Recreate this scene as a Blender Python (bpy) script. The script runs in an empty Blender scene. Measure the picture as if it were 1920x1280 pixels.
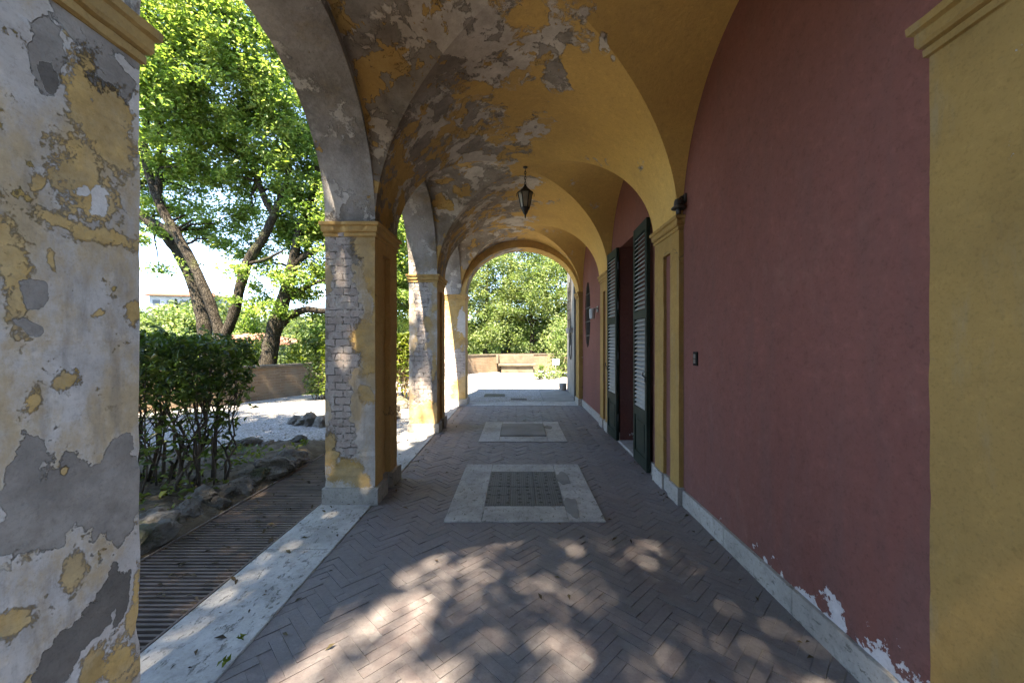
import bpy, bmesh, math, random
import numpy as np
from mathutils import Vector, noise as mnoise
random.seed(7)
RNG = np.random.default_rng(11)
C = bpy.context.scene.collection
F, H, VX, VY = 735.0, 1.4, 970.0, 640.0        # photo focal length in pixels, eye height, vanishing point
PI = math.pi

# ------------------------------------------------------------------ helpers
def at(px, py, d):                              # a point of the place seen at this pixel at depth d
    return Vector(((px - VX) * d / F, d, H - (py - VY) * d / F))

def link(name, me, mats=None, parent=None):
    o = bpy.data.objects.new(name, me)
    C.objects.link(o)
    if mats is not None:
        for m in (mats if isinstance(mats, (list, tuple)) else [mats]):
            me.materials.append(m)
    if parent is not None:
        o.parent = parent
        o.matrix_parent_inverse = parent.matrix_basis.inverted()
    return o

def tag(o, label=None, cat=None, group=None, kind=None):
    if label: o['label'] = label
    if cat: o['category'] = cat
    if group: o['group'] = group
    if kind: o['kind'] = kind
    return o

def empty(name, loc=(0, 0, 0), **kw):
    o = bpy.data.objects.new(name, None)
    o.empty_display_size = 0.2
    C.objects.link(o)
    o.location = loc
    return tag(o, **kw)

class MB:
    """collects faces into one mesh"""
    def __init__(s): s.v = []; s.f = []; s.m = []
    def face(s, pts, m=0):
        b = len(s.v); s.v += [tuple(p) for p in pts]; s.f.append(tuple(range(b, b + len(pts)))); s.m.append(m)
    def grid(s, rows, m=0, flip=False):
        b = len(s.v); n = len(rows[0])
        for r in rows: s.v += [tuple(p) for p in r]
        for i in range(len(rows) - 1):
            for j in range(n - 1):
                q = (b + i*n + j, b + i*n + j + 1, b + (i+1)*n + j + 1, b + (i+1)*n + j)
                s.f.append(q[::-1] if flip else q); s.m.append(m)
    def box(s, a, b, m=0, R=None, o=None):
        x0, y0, z0 = a; x1, y1, z1 = b
        P = [(x0,y0,z0),(x1,y0,z0),(x1,y1,z0),(x0,y1,z0),(x0,y0,z1),(x1,y0,z1),(x1,y1,z1),(x0,y1,z1)]
        if R is not None:
            P = [tuple(R @ Vector(p) + (Vector(o) if o is not None else Vector())) for p in P]
        k = len(s.v); s.v += P
        for q in ((0,3,2,1),(4,5,6,7),(0,1,5,4),(1,2,6,5),(2,3,7,6),(3,0,4,7)):
            s.f.append(tuple(k + i for i in q)); s.m.append(m)
    def tube(s, pts, rad, n=8, m=0, rough=0.0, cap=True):
        pts = [Vector(p) for p in pts]
        if not hasattr(rad, '__len__'): rad = [rad] * len(pts)
        b = len(s.v); up = Vector((0.13, 0.31, 0.94))
        for i, p in enumerate(pts):
            t = (pts[min(i+1, len(pts)-1)] - pts[max(i-1, 0)])
            t = t.normalized() if t.length > 1e-9 else Vector((0, 0, 1))
            a = t.cross(up)
            if a.length < 1e-3: a = t.cross(Vector((1, 0, 0)))
            a.normalize(); c = t.cross(a)
            for k in range(n):
                th = 2*PI*k/n
                d = a*math.cos(th) + c*math.sin(th)
                r = rad[i]
                if rough:
                    r *= 1 + rough*(mnoise.noise((p + d*r)*2.2) + .6*mnoise.noise((p + d*r)*6.0))
                s.v.append(tuple(p + d*r))
        for i in range(len(pts)-1):
            for k in range(n):
                k2 = (k+1) % n
                s.f.append((b+i*n+k, b+i*n+k2, b+(i+1)*n+k2, b+(i+1)*n+k)); s.m.append(m)
        if cap:
            s.f.append(tuple(b+k for k in range(n))[::-1]); s.m.append(m)
            e = b + (len(pts)-1)*n
            s.f.append(tuple(e+k for k in range(n))); s.m.append(m)
    def lathe(s, c, prof, n=24, m=0, ang=0):
        b = len(s.v)
        for r, z in prof:
            for k in range(n):
                th = 2*PI*k/n + ang
                s.v.append((c[0] + r*math.cos(th), c[1] + r*math.sin(th), c[2] + z))
        for i in range(len(prof)-1):
            for k in range(n):
                k2 = (k+1) % n
                s.f.append((b+i*n+k, b+i*n+k2, b+(i+1)*n+k2, b+(i+1)*n+k)); s.m.append(m)
        s.f.append(tuple(b+k for k in range(n))[::-1]); s.m.append(m)
        e = b + (len(prof)-1)*n
        s.f.append(tuple(e+k for k in range(n))); s.m.append(m)
    def mesh(s, name, smooth=False):
        me = bpy.data.meshes.new(name)
        me.from_pydata(s.v, [], s.f)
        me.polygons.foreach_set('material_index', s.m)
        if smooth: me.polygons.foreach_set('use_smooth', [True]*len(s.f))
        me.update()
        return me
    def build(s, name, mats, parent=None, smooth=False, bevel=0, fix=False):
        me = s.mesh(name, smooth)
        if fix:
            bm = bmesh.new(); bm.from_mesh(me)
            bmesh.ops.remove_doubles(bm, verts=bm.verts, dist=1e-5)
            bmesh.ops.recalc_face_normals(bm, faces=bm.faces)
            bm.to_mesh(me); bm.free()
        o = link(name, me, mats, parent)
        if bevel:
            md = o.modifiers.new('bevel', 'BEVEL'); md.width = bevel; md.segments = 2; md.limit_method = 'ANGLE'
        return o

# ------------------------------------------------------------------ shader helpers
class NT:
    def __init__(s, name):
        s.mat = bpy.data.materials.new(name); s.mat.use_nodes = True
        s.t = s.mat.node_tree; s.t.nodes.clear()
        s.out = s.t.nodes.new('ShaderNodeOutputMaterial')
    def put(s, sock, v):
        if isinstance(v, bpy.types.NodeSocket): s.t.links.new(v, sock)
        elif isinstance(v, (tuple, list)) and sock.type == 'RGBA' and len(v) == 3: sock.default_value = (*v, 1)
        else: sock.default_value = v
    def n(s, typ, ins=None, **attr):
        nd = s.t.nodes.new('ShaderNode' + typ)
        for k, v in attr.items(): setattr(nd, k, v)
        for k, v in (ins or {}).items(): s.put(nd.inputs[k], v)
        return nd
    def m(s, op, a, b=0.5, c=0.5, clamp=False):
        nd = s.n('Math', {0: a, 1: b, 2: c}, operation=op, use_clamp=clamp); return nd.outputs[0]
    def vm(s, op, a, b=(0, 0, 0), c=(0, 0, 0)):
        nd = s.n('VectorMath', {0: a, 1: b}, operation=op)
        if op == 'MULTIPLY_ADD': s.put(nd.inputs[2], c)
        return nd.outputs['Value' if op in ('LENGTH', 'DOT_PRODUCT') else 'Vector']
    def mix(s, f, a, b, blend='MIX'):
        nd = s.n('Mix', data_type='RGBA', blend_type=blend)
        s.put(nd.inputs[0], f); s.put(nd.inputs[6], a); s.put(nd.inputs[7], b); return nd.outputs[2]
    def mixf(s, f, a, b):
        nd = s.n('Mix', data_type='FLOAT'); s.put(nd.inputs[0], f); s.put(nd.inputs[2], a); s.put(nd.inputs[3], b); return nd.outputs[0]
    def noise(s, vec, scale, detail=4, rough=.55, dist=0.0):
        return s.n('TexNoise', {'Vector': vec, 'Scale': scale, 'Detail': detail, 'Roughness': rough, 'Distortion': dist}).outputs['Fac']
    def noisec(s, vec, scale, detail=3):
        return s.n('TexNoise', {'Vector': vec, 'Scale': scale, 'Detail': detail}).outputs['Color']
    def ramp(s, f, a, b, c=0., d=1.):
        return s.n('MapRange', {0: f, 1: a, 2: b, 3: c, 4: d}, interpolation_type='SMOOTHSTEP').outputs[0]
    def lin(s, f, a, b, c=0., d=1.):
        return s.n('MapRange', {0: f, 1: a, 2: b, 3: c, 4: d}).outputs[0]
    def pos(s): return s.n('TexCoord').outputs['Object']
    def xyz(s, v):
        nd = s.n('SeparateXYZ', {0: v}); return nd.outputs
    def comb(s, x, y, z=0.0): return s.n('CombineXYZ', {0: x, 1: y, 2: z}).outputs[0]
    def bump(s, h, strength=.5, dist=.01):
        return s.n('Bump', {'Height': h, 'Strength': strength, 'Distance': dist}).outputs[0]
    def grain(s, p, col, amt=.35, sc=95):
        a = s.noise(p, sc, 6, .75); b = s.noise(s.vm('ADD', p, (3, 1, 2)), sc*.28, 7, .7)
        col = s.mix(s.ramp(a, .50, .68, 0, amt), col, s.mix(1.0, col, (.55, .54, .53), 'MULTIPLY'))
        col = s.mix(s.ramp(b, .52, .66, 0, amt*.8), col, s.mix(1.0, col, (1.35, 1.33, 1.30), 'MULTIPLY'))
        return s.mix(s.ramp(b, .46, .34, 0, amt*.8), col, s.mix(1.0, col, (.68, .67, .66), 'MULTIPLY'))
    def done(s, col, rough=.85, normal=None, metal=0.0, spec=.3, **kw):
        p = s.n('BsdfPrincipled', {'Base Color': col, 'Roughness': rough, 'Metallic': metal, 'Specular IOR Level': spec})
        for k, v in kw.items(): s.put(p.inputs[k], v)
        if normal is not None: s.put(p.inputs['Normal'], normal)
        s.t.links.new(p.outputs[0], s.out.inputs[0]); s.bsdf = p
        return s.mat

def blobs(T, vec, bl):
    """signed closeness to a set of ellipsoids: >0 inside. bl: (centre, 1/radius) triples"""
    cur = None
    for c, r in bl:
        ir = tuple((1.0/x if x else 0.0) for x in r)
        l = T.vm('LENGTH', T.vm('MULTIPLY_ADD', vec, ir, tuple(-c[i]*ir[i] for i in range(3))))
        cur = l if cur is None else T.m('MINIMUM', cur, l)
    return T.m('SUBTRACT', 1.0, cur)

LIME = (.55, .505, .465); LIME2 = (.42, .375, .335)
CEM = (.24, .212, .186); OCH = (.55, .355, .135); OCH_DK = (.38, .245, .10)
def plaster(name, layers, base=LIME, base2=LIME2, brick_axis=None, specks=0.0):
    """layered peeling plaster; layers: (kind, blob list, noise amount)"""
    T = NT(name); p = T.pos()
    w = T.vm('MULTIPLY_ADD', T.noisec(p, 4.0, 5), (.22,)*3, T.vm('ADD', p, (-.11,)*3))
    big = T.noise(p, 1.6, 5); med = T.noise(p, 7, 6, .62); fine = T.noise(p, 38, 5, .6); rag = T.noise(p, 14, 8, .68)
    col = T.mix(T.ramp(big, .40, .60), base, base2)
    cloud = T.noise(T.vm('ADD', p, (6, 2, 4)), 3.3, 10, .7)
    col = T.mix(T.ramp(cloud, .46, .64, 0, .5), col, (.33, .305, .295))
    col = T.mix(T.ramp(med, .38, .68), col, T.mix(.55, col, (.62, .59, .56)))
    wash = T.noise(T.vm('MULTIPLY', T.vm('ADD', p, (2, 8, 5)), (1, 1, .6)), 2.6, 9, .7)      # thin ochre staining left in the lime
    col = T.mix(T.ramp(wash, .45, .60, 0, .85), col, (.45, .325, .18))
    grime = T.noise(T.vm('MULTIPLY', T.vm('ADD', p, (9, 1, 2)), (4, 4, .8)), 2.2, 8, .68)      # dark run marks
    col = T.mix(T.ramp(grime, .52, .70, 0, .55), col, (.22, .195, .17))
    dust = T.noise(T.vm('ADD', p, (3, 3, 9)), 55, 8, .8)
    hgt = T.m('MULTIPLY', fine, .25)
    n1 = T.m('ADD', T.m('MULTIPLY', T.m('SUBTRACT', rag, .5), 3.2), T.m('MULTIPLY', T.m('SUBTRACT', med, .5), 2.4))
    if specks:                                   # stray flakes of old ochre paint
        mk = T.m('MULTIPLY', T.ramp(T.noise(T.vm('ADD', p, (7, 3, 1)), 9, 10, .74), .60, .63), T.ramp(big, .40, .52))
        mk = T.m('MULTIPLY', mk, specks)
        col = T.mix(mk, col, (.42, .28, .10)); hgt = T.m('ADD', hgt, T.m('MULTIPLY', mk, .5))
    n2 = T.m('ADD', T.m('MULTIPLY', T.m('SUBTRACT', dust, .5), 5.0), T.m('MULTIPLY', n1, .8))
    for kind, bl, amt in layers:
        v = T.m('MULTIPLY_ADD', n2 if kind == 'ochre' else n1, amt, blobs(T, w, bl))
        mk = T.ramp(v, -.20, .16) if kind == 'ochre' else T.ramp(v, -.03, .03)
        if kind == 'ochre':
            c = T.mix(T.ramp(med, .40, .62), OCH, OCH_DK); c = T.mix(T.ramp(cloud, .42, .6, 0, .45), c, (.50, .40, .26)); c = T.mix(T.ramp(fine, .55, .8), c, (.46, .34, .18)); hh = T.m('ADD', T.m('MULTIPLY', fine, .15), .32)
        elif kind == 'cement':
            c = T.mix(T.ramp(med, .38, .64), CEM, (.33, .295, .26)); c = T.mix(T.ramp(cloud, .45, .62, 0, .5), c, (.16, .14, .122)); hh = T.m('SUBTRACT', T.m('MULTIPLY', fine, .5), .9)
        elif kind == 'dark':
            c = T.mix(T.ramp(med, .3, .7), (.12, .107, .094), (.19, .168, .148)); hh = T.m('SUBTRACT', T.m('MULTIPLY', fine, .6), 1.2)
        elif kind == 'lime':
            c = T.mix(T.ramp(med, .3, .7), (.66, .63, .60), LIME); hh = T.m('MULTIPLY', fine, .2)
        elif kind == 'brick':
            sx = T.xyz(T.vm('MULTIPLY_ADD', T.noisec(p, 11, 3), (.03,)*3, p))
            bv = T.comb(sx[0], sx[2]) if brick_axis == 'XZ' else T.comb(sx[1], sx[2])
            br = T.n('TexBrick', {'Vector': bv, 'Color1': (.50, .42, .385), 'Color2': (.36, .30, .275), 'Mortar': (.42, .39, .36), 'Scale': 1.0,
                     'Mortar Size': .0048, 'Mortar Smooth': .3, 'Brick Width': .135, 'Row Height': .0625, 'Bias': 0.0})
            c = T.mix(T.ramp(rag, .42, .66), br.outputs[0], (.50, .46, .43))
            joint = T.m('MULTIPLY', br.outputs[1], T.ramp(T.noise(p, 20, 6, .7), .45, .62))
            c = T.mix(T.m('MULTIPLY', joint, .85), c, (.15, .13, .115))
            hh = T.m('SUBTRACT', T.m('SUBTRACT', T.m('MULTIPLY', rag, 2.4), T.m('MULTIPLY', joint, 3.2)), 2.6)
        col = T.mix(mk, col, c); hgt = T.mixf(mk, hgt, hh)
        # thin pale broken rim where a layer ends
        rim = T.m('SUBTRACT', T.ramp(v, -.13, -.03), mk, clamp=True)
        if kind != 'ochre': col = T.mix(T.m('MULTIPLY', rim, .35), col, (.58, .55, .50))
    col = T.mix(T.m('MULTIPLY', T.ramp(fine, .6, .8), .25), col, (.12, .11, .10))
    return T.done(T.grain(p, col, .4), .92, T.bump(hgt, .95, .011), spec=.15)

def simple(name, c1, c2, scale=4, rough=.8, bscale=30, bstr=.25, bdist=.005, spec=.3, metal=0., det=6, lo=.3, hi=.7):
    T = NT(name); p = T.pos()
    col = T.mix(T.ramp(T.noise(p, scale, det, .6), lo, hi), c1, c2)
    return T.done(col, rough, T.bump(T.noise(p, bscale, 6, .62), bstr, bdist), spec=spec, metal=metal)

def leafmat(name, cols, trans=.45, rough=.5, spec=.35):
    T = NT(name); g = T.n('NewGeometry')
    r = T.n('ValToRGB', {0: g.outputs['Random Per Island']})
    cr = r.color_ramp
    while len(cr.elements) < len(cols): cr.elements.new(.5)
    for i, c in enumerate(cols):
        cr.elements[i].position = i/(len(cols)-1); cr.elements[i].color = (*c, 1)
    col = T.mix(T.ramp(T.noise(T.pos(), 1.3, 4), .38, .62), r.outputs[0], T.mix(1.0, r.outputs[0], (.62, .74, .66), 'MULTIPLY'))
    p = T.n('BsdfPrincipled', {'Base Color': col, 'Roughness': rough, 'Specular IOR Level': spec})
    tc = T.mix(1.0, col, (1.18, 1.2, .6), 'MULTIPLY')
    tr = T.n('BsdfTranslucent', {0: tc})
    ms = T.n('MixShader', {0: trans, 1: p.outputs[0], 2: tr.outputs[0]})
    T.t.links.new(ms.outputs[0], T.out.inputs[0])
    return T.mat

# ------------------------------------------------------------------ blob authoring on planes, by photo pixel
def onX(X, px, py, rx, ry):      # vertical plane x = X : ellipse given in photo pixels
    d = X*F/(px-VX); k = d/F
    d2 = X*F/(px+rx-VX); d1 = X*F/(px-rx-VX)
    return ((X, d, H-(py-VY)*k), (0, abs(d2-d1)/2, ry*k))
def onY(d, px, py, rx, ry):
    k = d/F
    return (((px-VX)*k, d, H-(py-VY)*k), (rx*k, 0, ry*k))

# ------------------------------------------------------------------ measures of the portico
XI, XO, XW, XP = -1.225, -1.655, 1.425, 1.385
SPR, RISE = 2.42, 1.19
XC, XA = (XI+XP)/2, (XP-XI)/2
PIL = [(.73, 1.27), (3.375, 3.985), (5.985, 6.62), (8.53, 8.97)]
BAYS = [(PIL[i][1], PIL[i+1][0]) for i in range(3)]
TOP = 4.3

# ------------------------------------------------------------------ materials
A0 = lambda *a: onX(XI, *a)
pil0 = plaster('peeling_plaster_near', [
    ('cement', [A0(100, 120, 38, 90), A0(200, 140, 42, 45), A0(240, 80, 40, 50), A0(160, 40, 60, 40)], .35),
    ('dark', [A0(110, 165, 22, 35), A0(195, 150, 28, 16)], .5),
    ('ochre', [A0(175, 190, 34, 80), A0(205, 260, 50, 70), A0(225, 205, 26, 40), A0(185, 370, 42, 45), A0(185, 430, 95, 18), A0(25, 480, 28, 110), A0(90, 350, 14, 20), A0(160, 330, 40, 50)], .75),
    ('lime', [A0(190, 370, 18, 28), A0(150, 350, 12, 12)], .8),
    ('ochre', [A0(105, 490, 8, 20), A0(255, 590, 16, 30), A0(120, 735, 14, 16), A0(60, 770, 20, 28), A0(180, 600, 12, 8)], .6),
    ('cement', [A0(60, 540, 22, 26), A0(50, 600, 25, 18), A0(100, 940, 95, 90), A0(215, 950, 62, 95), A0(40, 860, 36, 40), A0(235, 860, 28, 45), A0(25, 1000, 60, 48)], .42),
    ('ochre', [A0(105, 880, 9, 8), A0(120, 1090, 22, 30), A0(30, 1190, 40, 22), A0(235, 1230, 34, 60), A0(255, 1130, 12, 60), A0(180, 1245, 22, 40), A0(60, 1265, 40, 18)], .55),
    ('dark', [A0(200, 1120, 36, 42), A0(165, 1180, 50, 38), A0(110, 1240, 42, 50), A0(222, 1140, 16, 40)], .42),
], specks=1.0)
B1 = lambda *a: onY(PIL[1][0], *a)
pil1 = plaster('peeling_plaster_brick', [
    ('cement', [B1(650, 470, 40, 25), B1(620, 640, 10, 60)], .5),
    ('brick', [B1(636, 480, 22, 40), B1(641, 560, 24, 70), B1(642, 640, 27, 80), B1(635, 720, 26, 70), B1(637, 800, 26, 60), B1(655, 600, 18, 60), B1(645, 845, 22, 22)], .32),
    ('ochre', [B1(688, 455, 28, 28), B1(695, 500, 16, 45), B1(700, 560, 7, 60), B1(685, 625, 30, 30), B1(690, 665, 20, 42), B1(665, 640, 14, 22), B1(692, 742, 14, 16), B1(618, 840, 16, 32), B1(628, 858, 14, 10), B1(650, 890, 34, 22), B1(678, 902, 18, 13)], .4),
], brick_axis='XZ')
B2 = lambda *a: onY(PIL[2][0], *a)
pil2 = plaster('peeling_plaster_narrow', [
    ('brick', [B2(790, 560, 15, 60), B2(791, 700, 20, 52), B2(793, 610, 12, 40)], .35),
    ('cement', [B2(818, 740, 10, 50)], .5),
    ('ochre', [B2(800, 776, 36, 24), B2(814, 690, 5, 26), B2(803, 606, 9, 14), B2(816, 574, 6, 8), B2(822, 520, 8, 24)], .4),
], brick_axis='XZ')
B3 = lambda *a: onY(PIL[3][0], *a)
pil3 = plaster('peeling_plaster_far', [
    ('ochre', [B3(860, 580, 26, 40), B3(860, 640, 14, 40), B3(865, 735, 20, 40)], .5),
    ('brick', [B3(850, 682, 30, 28)], .4),
    ('lime', [B3(866, 605, 9, 24)], .6),
], brick_axis='XZ')

def cracks(T, p, sc=1.1):
    q = T.vm('MULTIPLY_ADD', T.noisec(p, 2.5, 6), (.5,)*3, p)
    v = T.n('TexVoronoi', {'Vector': q, 'Scale': sc}, feature='DISTANCE_TO_EDGE').outputs['Distance']
    return T.m('MULTIPLY', T.ramp(v, .007, .001), T.ramp(T.noise(p, 1.3, 3), .5, .58))

def mat_ochre(name, a, b, stain=(.30, .24, .16), amt=.5, scale=2.5):
    T = NT(name); p = T.pos()
    big = T.noise(p, scale, 6, .6); med = T.noise(p, 9, 8, .65); fine = T.noise(p, 45, 5)
    col = T.mix(T.ramp(big, .3, .72), a, b)
    st = T.noise(T.vm('MULTIPLY', p, (5, 5, 1.1)), 1.6, 7, .65)
    col = T.mix(T.m('MULTIPLY', T.ramp(st, .52, .75), amt), col, stain)
    chip = T.ramp(T.noise(T.vm('ADD', p, (3, 9, 4)), 8, 9, .7), .69, .705)
    col = T.mix(T.m('MULTIPLY', chip, .8), col, (.48, .45, .42))
    col = T.mix(T.m('MULTIPLY', T.ramp(fine, .64, .78), .3), col, (.14, .11, .07))
    crk = cracks(T, p)
    col = T.mix(T.m('MULTIPLY', crk, .6), col, (.12, .095, .06))
    dk = T.noise(T.vm('ADD', p, (1, 5, 7)), 1.4, 8, .66)
    col = T.mix(T.ramp(dk, .5, .72, 0, .5), col, T.mix(1.0, col, (.62, .60, .58), 'MULTIPLY'))
    h = T.m('SUBTRACT', T.m('ADD', T.m('MULTIPLY', fine, .3), T.m('MULTIPLY', med, .7)), T.m('ADD', T.m('MULTIPLY', chip, .8), crk))
    return T.done(T.grain(p, col, .4, 80), .88, T.bump(h, .7, .007), spec=.15)
ochre = mat_ochre('ochre_paint', (.57, .37, .145), (.47, .30, .125), (.30, .225, .14), .75)
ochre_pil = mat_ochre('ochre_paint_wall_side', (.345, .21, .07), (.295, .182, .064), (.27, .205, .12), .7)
ochre_side = mat_ochre('ochre_paint_brown', (.56, .36, .15), (.48, .30, .125), (.36, .27, .17), .6)

def mat_vault():
    T = NT('vault_plaster'); p = T.pos(); x = T.xyz(p)
    w = T.vm('MULTIPLY_ADD', T.noisec(p, 2.4, 2), (.25,)*3, T.vm('ADD', p, (-.125,)*3))
    big = T.noise(p, 1.3, 5); med = T.noise(p, 5.5, 8, .66); fine = T.noise(p, 34, 6, .6)
    rag = T.noise(w, 1.45, 12, .66); rag2 = T.noise(T.vm('ADD', w, (5, 2, 8)), 2.7, 11, .68); rag3 = T.noise(T.vm('ADD', w, (1, 7, 3)), 3.6, 10, .66)
    bias = T.m('ADD', T.lin(x[0], -1.25, .42, .22, -.115), T.m('MULTIPLY', T.lin(x[1], 4.6, 2.6, 0., .05), T.lin(x[0], .9, .3, 0., 1.)))           # more decay towards the open side
    far = T.m('MULTIPLY', T.lin(x[1], 4.4, 5.2, 0, .075), T.lin(x[0], 1.0, .3, 0., 1.))
    bias = T.m('ADD', T.m('ADD', bias, far), T.lin(x[0], .2, -.4, 0., .03))
    bl = [((.24, 2.9, 3.6), (.30, .22, 0)), ((.10, 3.0, 3.6), (.35, .12, 0)), ((.24, 4.0, 3.6), (.16, .5, 0)), ((.34, 3.25, 3.6), (.12, .28, 0)), ((.13, 4.35, 3.6), (.14, .32, 0)), ((.62, 2.78, 3.4), (.06, .10, 0)), ((.70, 2.86, 3.4), (.05, .08, 0)), ((.12, 5.5, 3.6), (.3, .3, 0))]
    b = T.m('MULTIPLY', T.m('MAXIMUM', T.m('ADD', blobs(T, w, bl), .22), 0.), .20)
    v1 = T.m('ADD', T.m('ADD', rag, bias), b)
    v1 = T.m('MULTIPLY_ADD', T.m('SUBTRACT', T.noise(p, 26, 8, .78), .5), .13, v1)
    v1 = T.m('ADD', v1, .012)
    m1 = T.ramp(v1, .526, .566)                           # paint gone: pale skim shows
    m2 = T.m('MULTIPLY', T.ramp(T.m('ADD', rag2, T.m('MULTIPLY', bias, .35)), .525, .556), m1)   # skim gone too: grey render
    m3 = T.m('MULTIPLY', T.ramp(T.m('ADD', rag3, T.lin(x[0], -.2, -1.1, 0., .03)), .545, .556), m1)    # islands of ochre left over
    clean = T.mix(T.ramp(big, .3, .7), (.62, .40, .135), (.54, .345, .12))
    dirt = T.m('MULTIPLY', T.ramp(med, .4, .72), T.lin(x[0], -1.2, .5, .75, .12))
    clean = T.mix(dirt, clean, (.36, .25, .125))
    skim = T.mix(T.ramp(med, .3, .7), (.60, .55, .49), (.42, .375, .33))
    cem = T.mix(T.ramp(med, .35, .7), (.32, .285, .25), (.20, .175, .15))
    col = T.mix(m1, clean, skim); col = T.mix(m2, col, cem); col = T.mix(m3, col, T.mix(.4, clean, (.40, .28, .13)))
    col = T.mix(T.m('MULTIPLY', T.ramp(fine, .62, .8), .3), col, (.10, .085, .07))
    soot = T.noise(T.vm('ADD', p, (4, 1, 6)), 1.1, 7, .62)
    sk = T.m('MULTIPLY', T.ramp(soot, .42, .60), T.lin(x[0], -.9, .5, .75, .0))
    col = T.mix(sk, col, T.mix(1.0, col, (.62, .52, .42), 'MULTIPLY'))
    h = T.m('SUBTRACT', T.m('MULTIPLY', fine, .35), T.m('ADD', T.m('MULTIPLY', T.m('SUBTRACT', m1, m3), .8), m2))
    return T.done(T.grain(p, col, .4, 70), .92, T.bump(h, .9, .008), spec=.12)
vaultm = mat_vault()

def mat_arch():
    T = NT('arch_grey_render'); p = T.pos(); x = T.xyz(p)
    big = T.noise(p, 2.0, 6, .62); med = T.noise(p, 8, 9, .68); fine = T.noise(p, 36, 6, .62); rag = T.noise(p, 3.2, 11, .67)
    col = T.mix(T.ramp(big, .40, .60), (.37, .345, .325), (.15, .136, .125))
    col = T.mix(T.ramp(T.noise(T.vm('ADD', p, (2, 8, 3)), 1.5, 9, .7), .50, .64, 0, .7), col, (.27, .205, .125))
    col = T.mix(T.ramp(med, .45, .72), col, (.35, .325, .30))
    low = T.lin(x[2], 2.42, 3.0, .08, -.03)
    m1 = T.ramp(T.m('ADD', rag, low), .535, .575); col = T.mix(m1, col, (.50, .47, .44))
    m2 = T.ramp(T.noise(T.vm('ADD', p, (4, 4, 4)), 3.4, 10, .66), .645, .655); col = T.mix(m2, col, (.42, .26, .09))
    col = T.mix(T.m('MULTIPLY', T.ramp(fine, .58, .78), .4), col, (.07, .065, .06))
    h = T.m('ADD', T.m('MULTIPLY', fine, .8), T.m('ADD', T.m('MULTIPLY', m1, .9), T.m('MULTIPLY', m2, .9)))
    return T.done(T.grain(p, col, .5, 70), .93, T.bump(h, .9, .008), spec=.12)
archm = mat_arch()

def mat_red():
    T = NT('red_wall_paint'); p = T.pos(); x = T.xyz(p)
    big = T.noise(p, 1.0, 6, .6); st = T.noise(T.vm('MULTIPLY', p, (6, 6, .9)), 1.3, 8, .66); fine = T.noise(p, 40, 6, .6); rag = T.noise(p, 7, 10, .68)
    col = T.mix(T.ramp(big, .3, .7), (.205, .082, .066), (.18, .076, .062))
    col = T.mix(T.m('MULTIPLY', T.ramp(st, .44, .70), .4), col, (.155, .08, .068))
    low = T.lin(x[2], .15, 1.2, .55, 0.0)
    col = T.mix(T.m('MULTIPLY', low, T.ramp(st, .3, .7)), col, (.165, .088, .08))
    # flaking just above the skirting in the near bay
    fl = T.m('MAXIMUM', T.lin(x[2], .13, .34, .18, -.12), -.12)
    nearb = T.lin(x[1], 2.75, 1.6, -.13, .075)
    m1 = T.ramp(T.m('ADD', T.m('ADD', rag, fl), nearb), .660, .668)
    col = T.mix(m1, col, (.55, .52, .52))
    ch = T.ramp(T.noise(T.vm('ADD', p, (2, 6, 1)), 11, 8, .7), .715, .725); col = T.mix(T.m('MULTIPLY', ch, .6), col, (.40, .33, .31))
    crk = cracks(T, p, .8)
    crk = T.m('MULTIPLY', crk, .0)
    dk = T.noise(T.vm('MULTIPLY', T.vm('ADD', p, (1, 5, 7)), (1, 1, .55)), 1.1, 8, .66)
    col = T.mix(T.ramp(dk, .46, .70, 0, .3), col, T.mix(1.0, col, (.66, .64, .66), 'MULTIPLY'))
    pale = T.noise(T.vm('MULTIPLY', T.vm('ADD', p, (8, 2, 3)), (1, 1, .5)), 2.6, 9, .72)
    col = T.mix(T.ramp(pale, .55, .75, 0, .45), col, (.235, .125, .10))
    h = T.m('SUBTRACT', T.m('ADD', T.m('MULTIPLY', fine, .4), T.m('MULTIPLY', pale, .6)), T.m('ADD', T.m('MULTIPLY', m1, 1.0), crk))
    return T.done(T.grain(p, col, .45, 60), .9, T.bump(h, .7, .006), spec=.12)
redm = mat_red()

def mat_marble(name, a=(.46, .445, .425), b=(.30, .29, .275)):
    T = NT(name); p = T.pos()
    big = T.noise(p, 3, 7, .65); med = T.noise(p, 16, 8, .68); fine = T.noise(p, 70, 5, .6)
    pit = T.ramp(T.noise(T.vm('MULTIPLY', p, (1, .45, 1)), 42, 6, .7), .58, .64)
    col = T.mix(T.ramp(big, .32, .7), a, b)
    col = T.mix(T.ramp(med, .5, .75), col, T.mix(.75, col, (.19, .18, .165)))
    col = T.mix(T.m('MULTIPLY', pit, .85), col, (.16, .15, .13))
    h = T.m('SUBTRACT', T.m('MULTIPLY', fine, .4), T.m('MULTIPLY', pit, 1.2))
    return T.done(T.grain(p, col, .45, 60), .75, T.bump(h, .7, .004), spec=.25)
marble = mat_marble('worn_travertine')
plinthm = mat_marble('plinth_stone', (.40, .375, .34), (.29, .27, .245))

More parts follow.
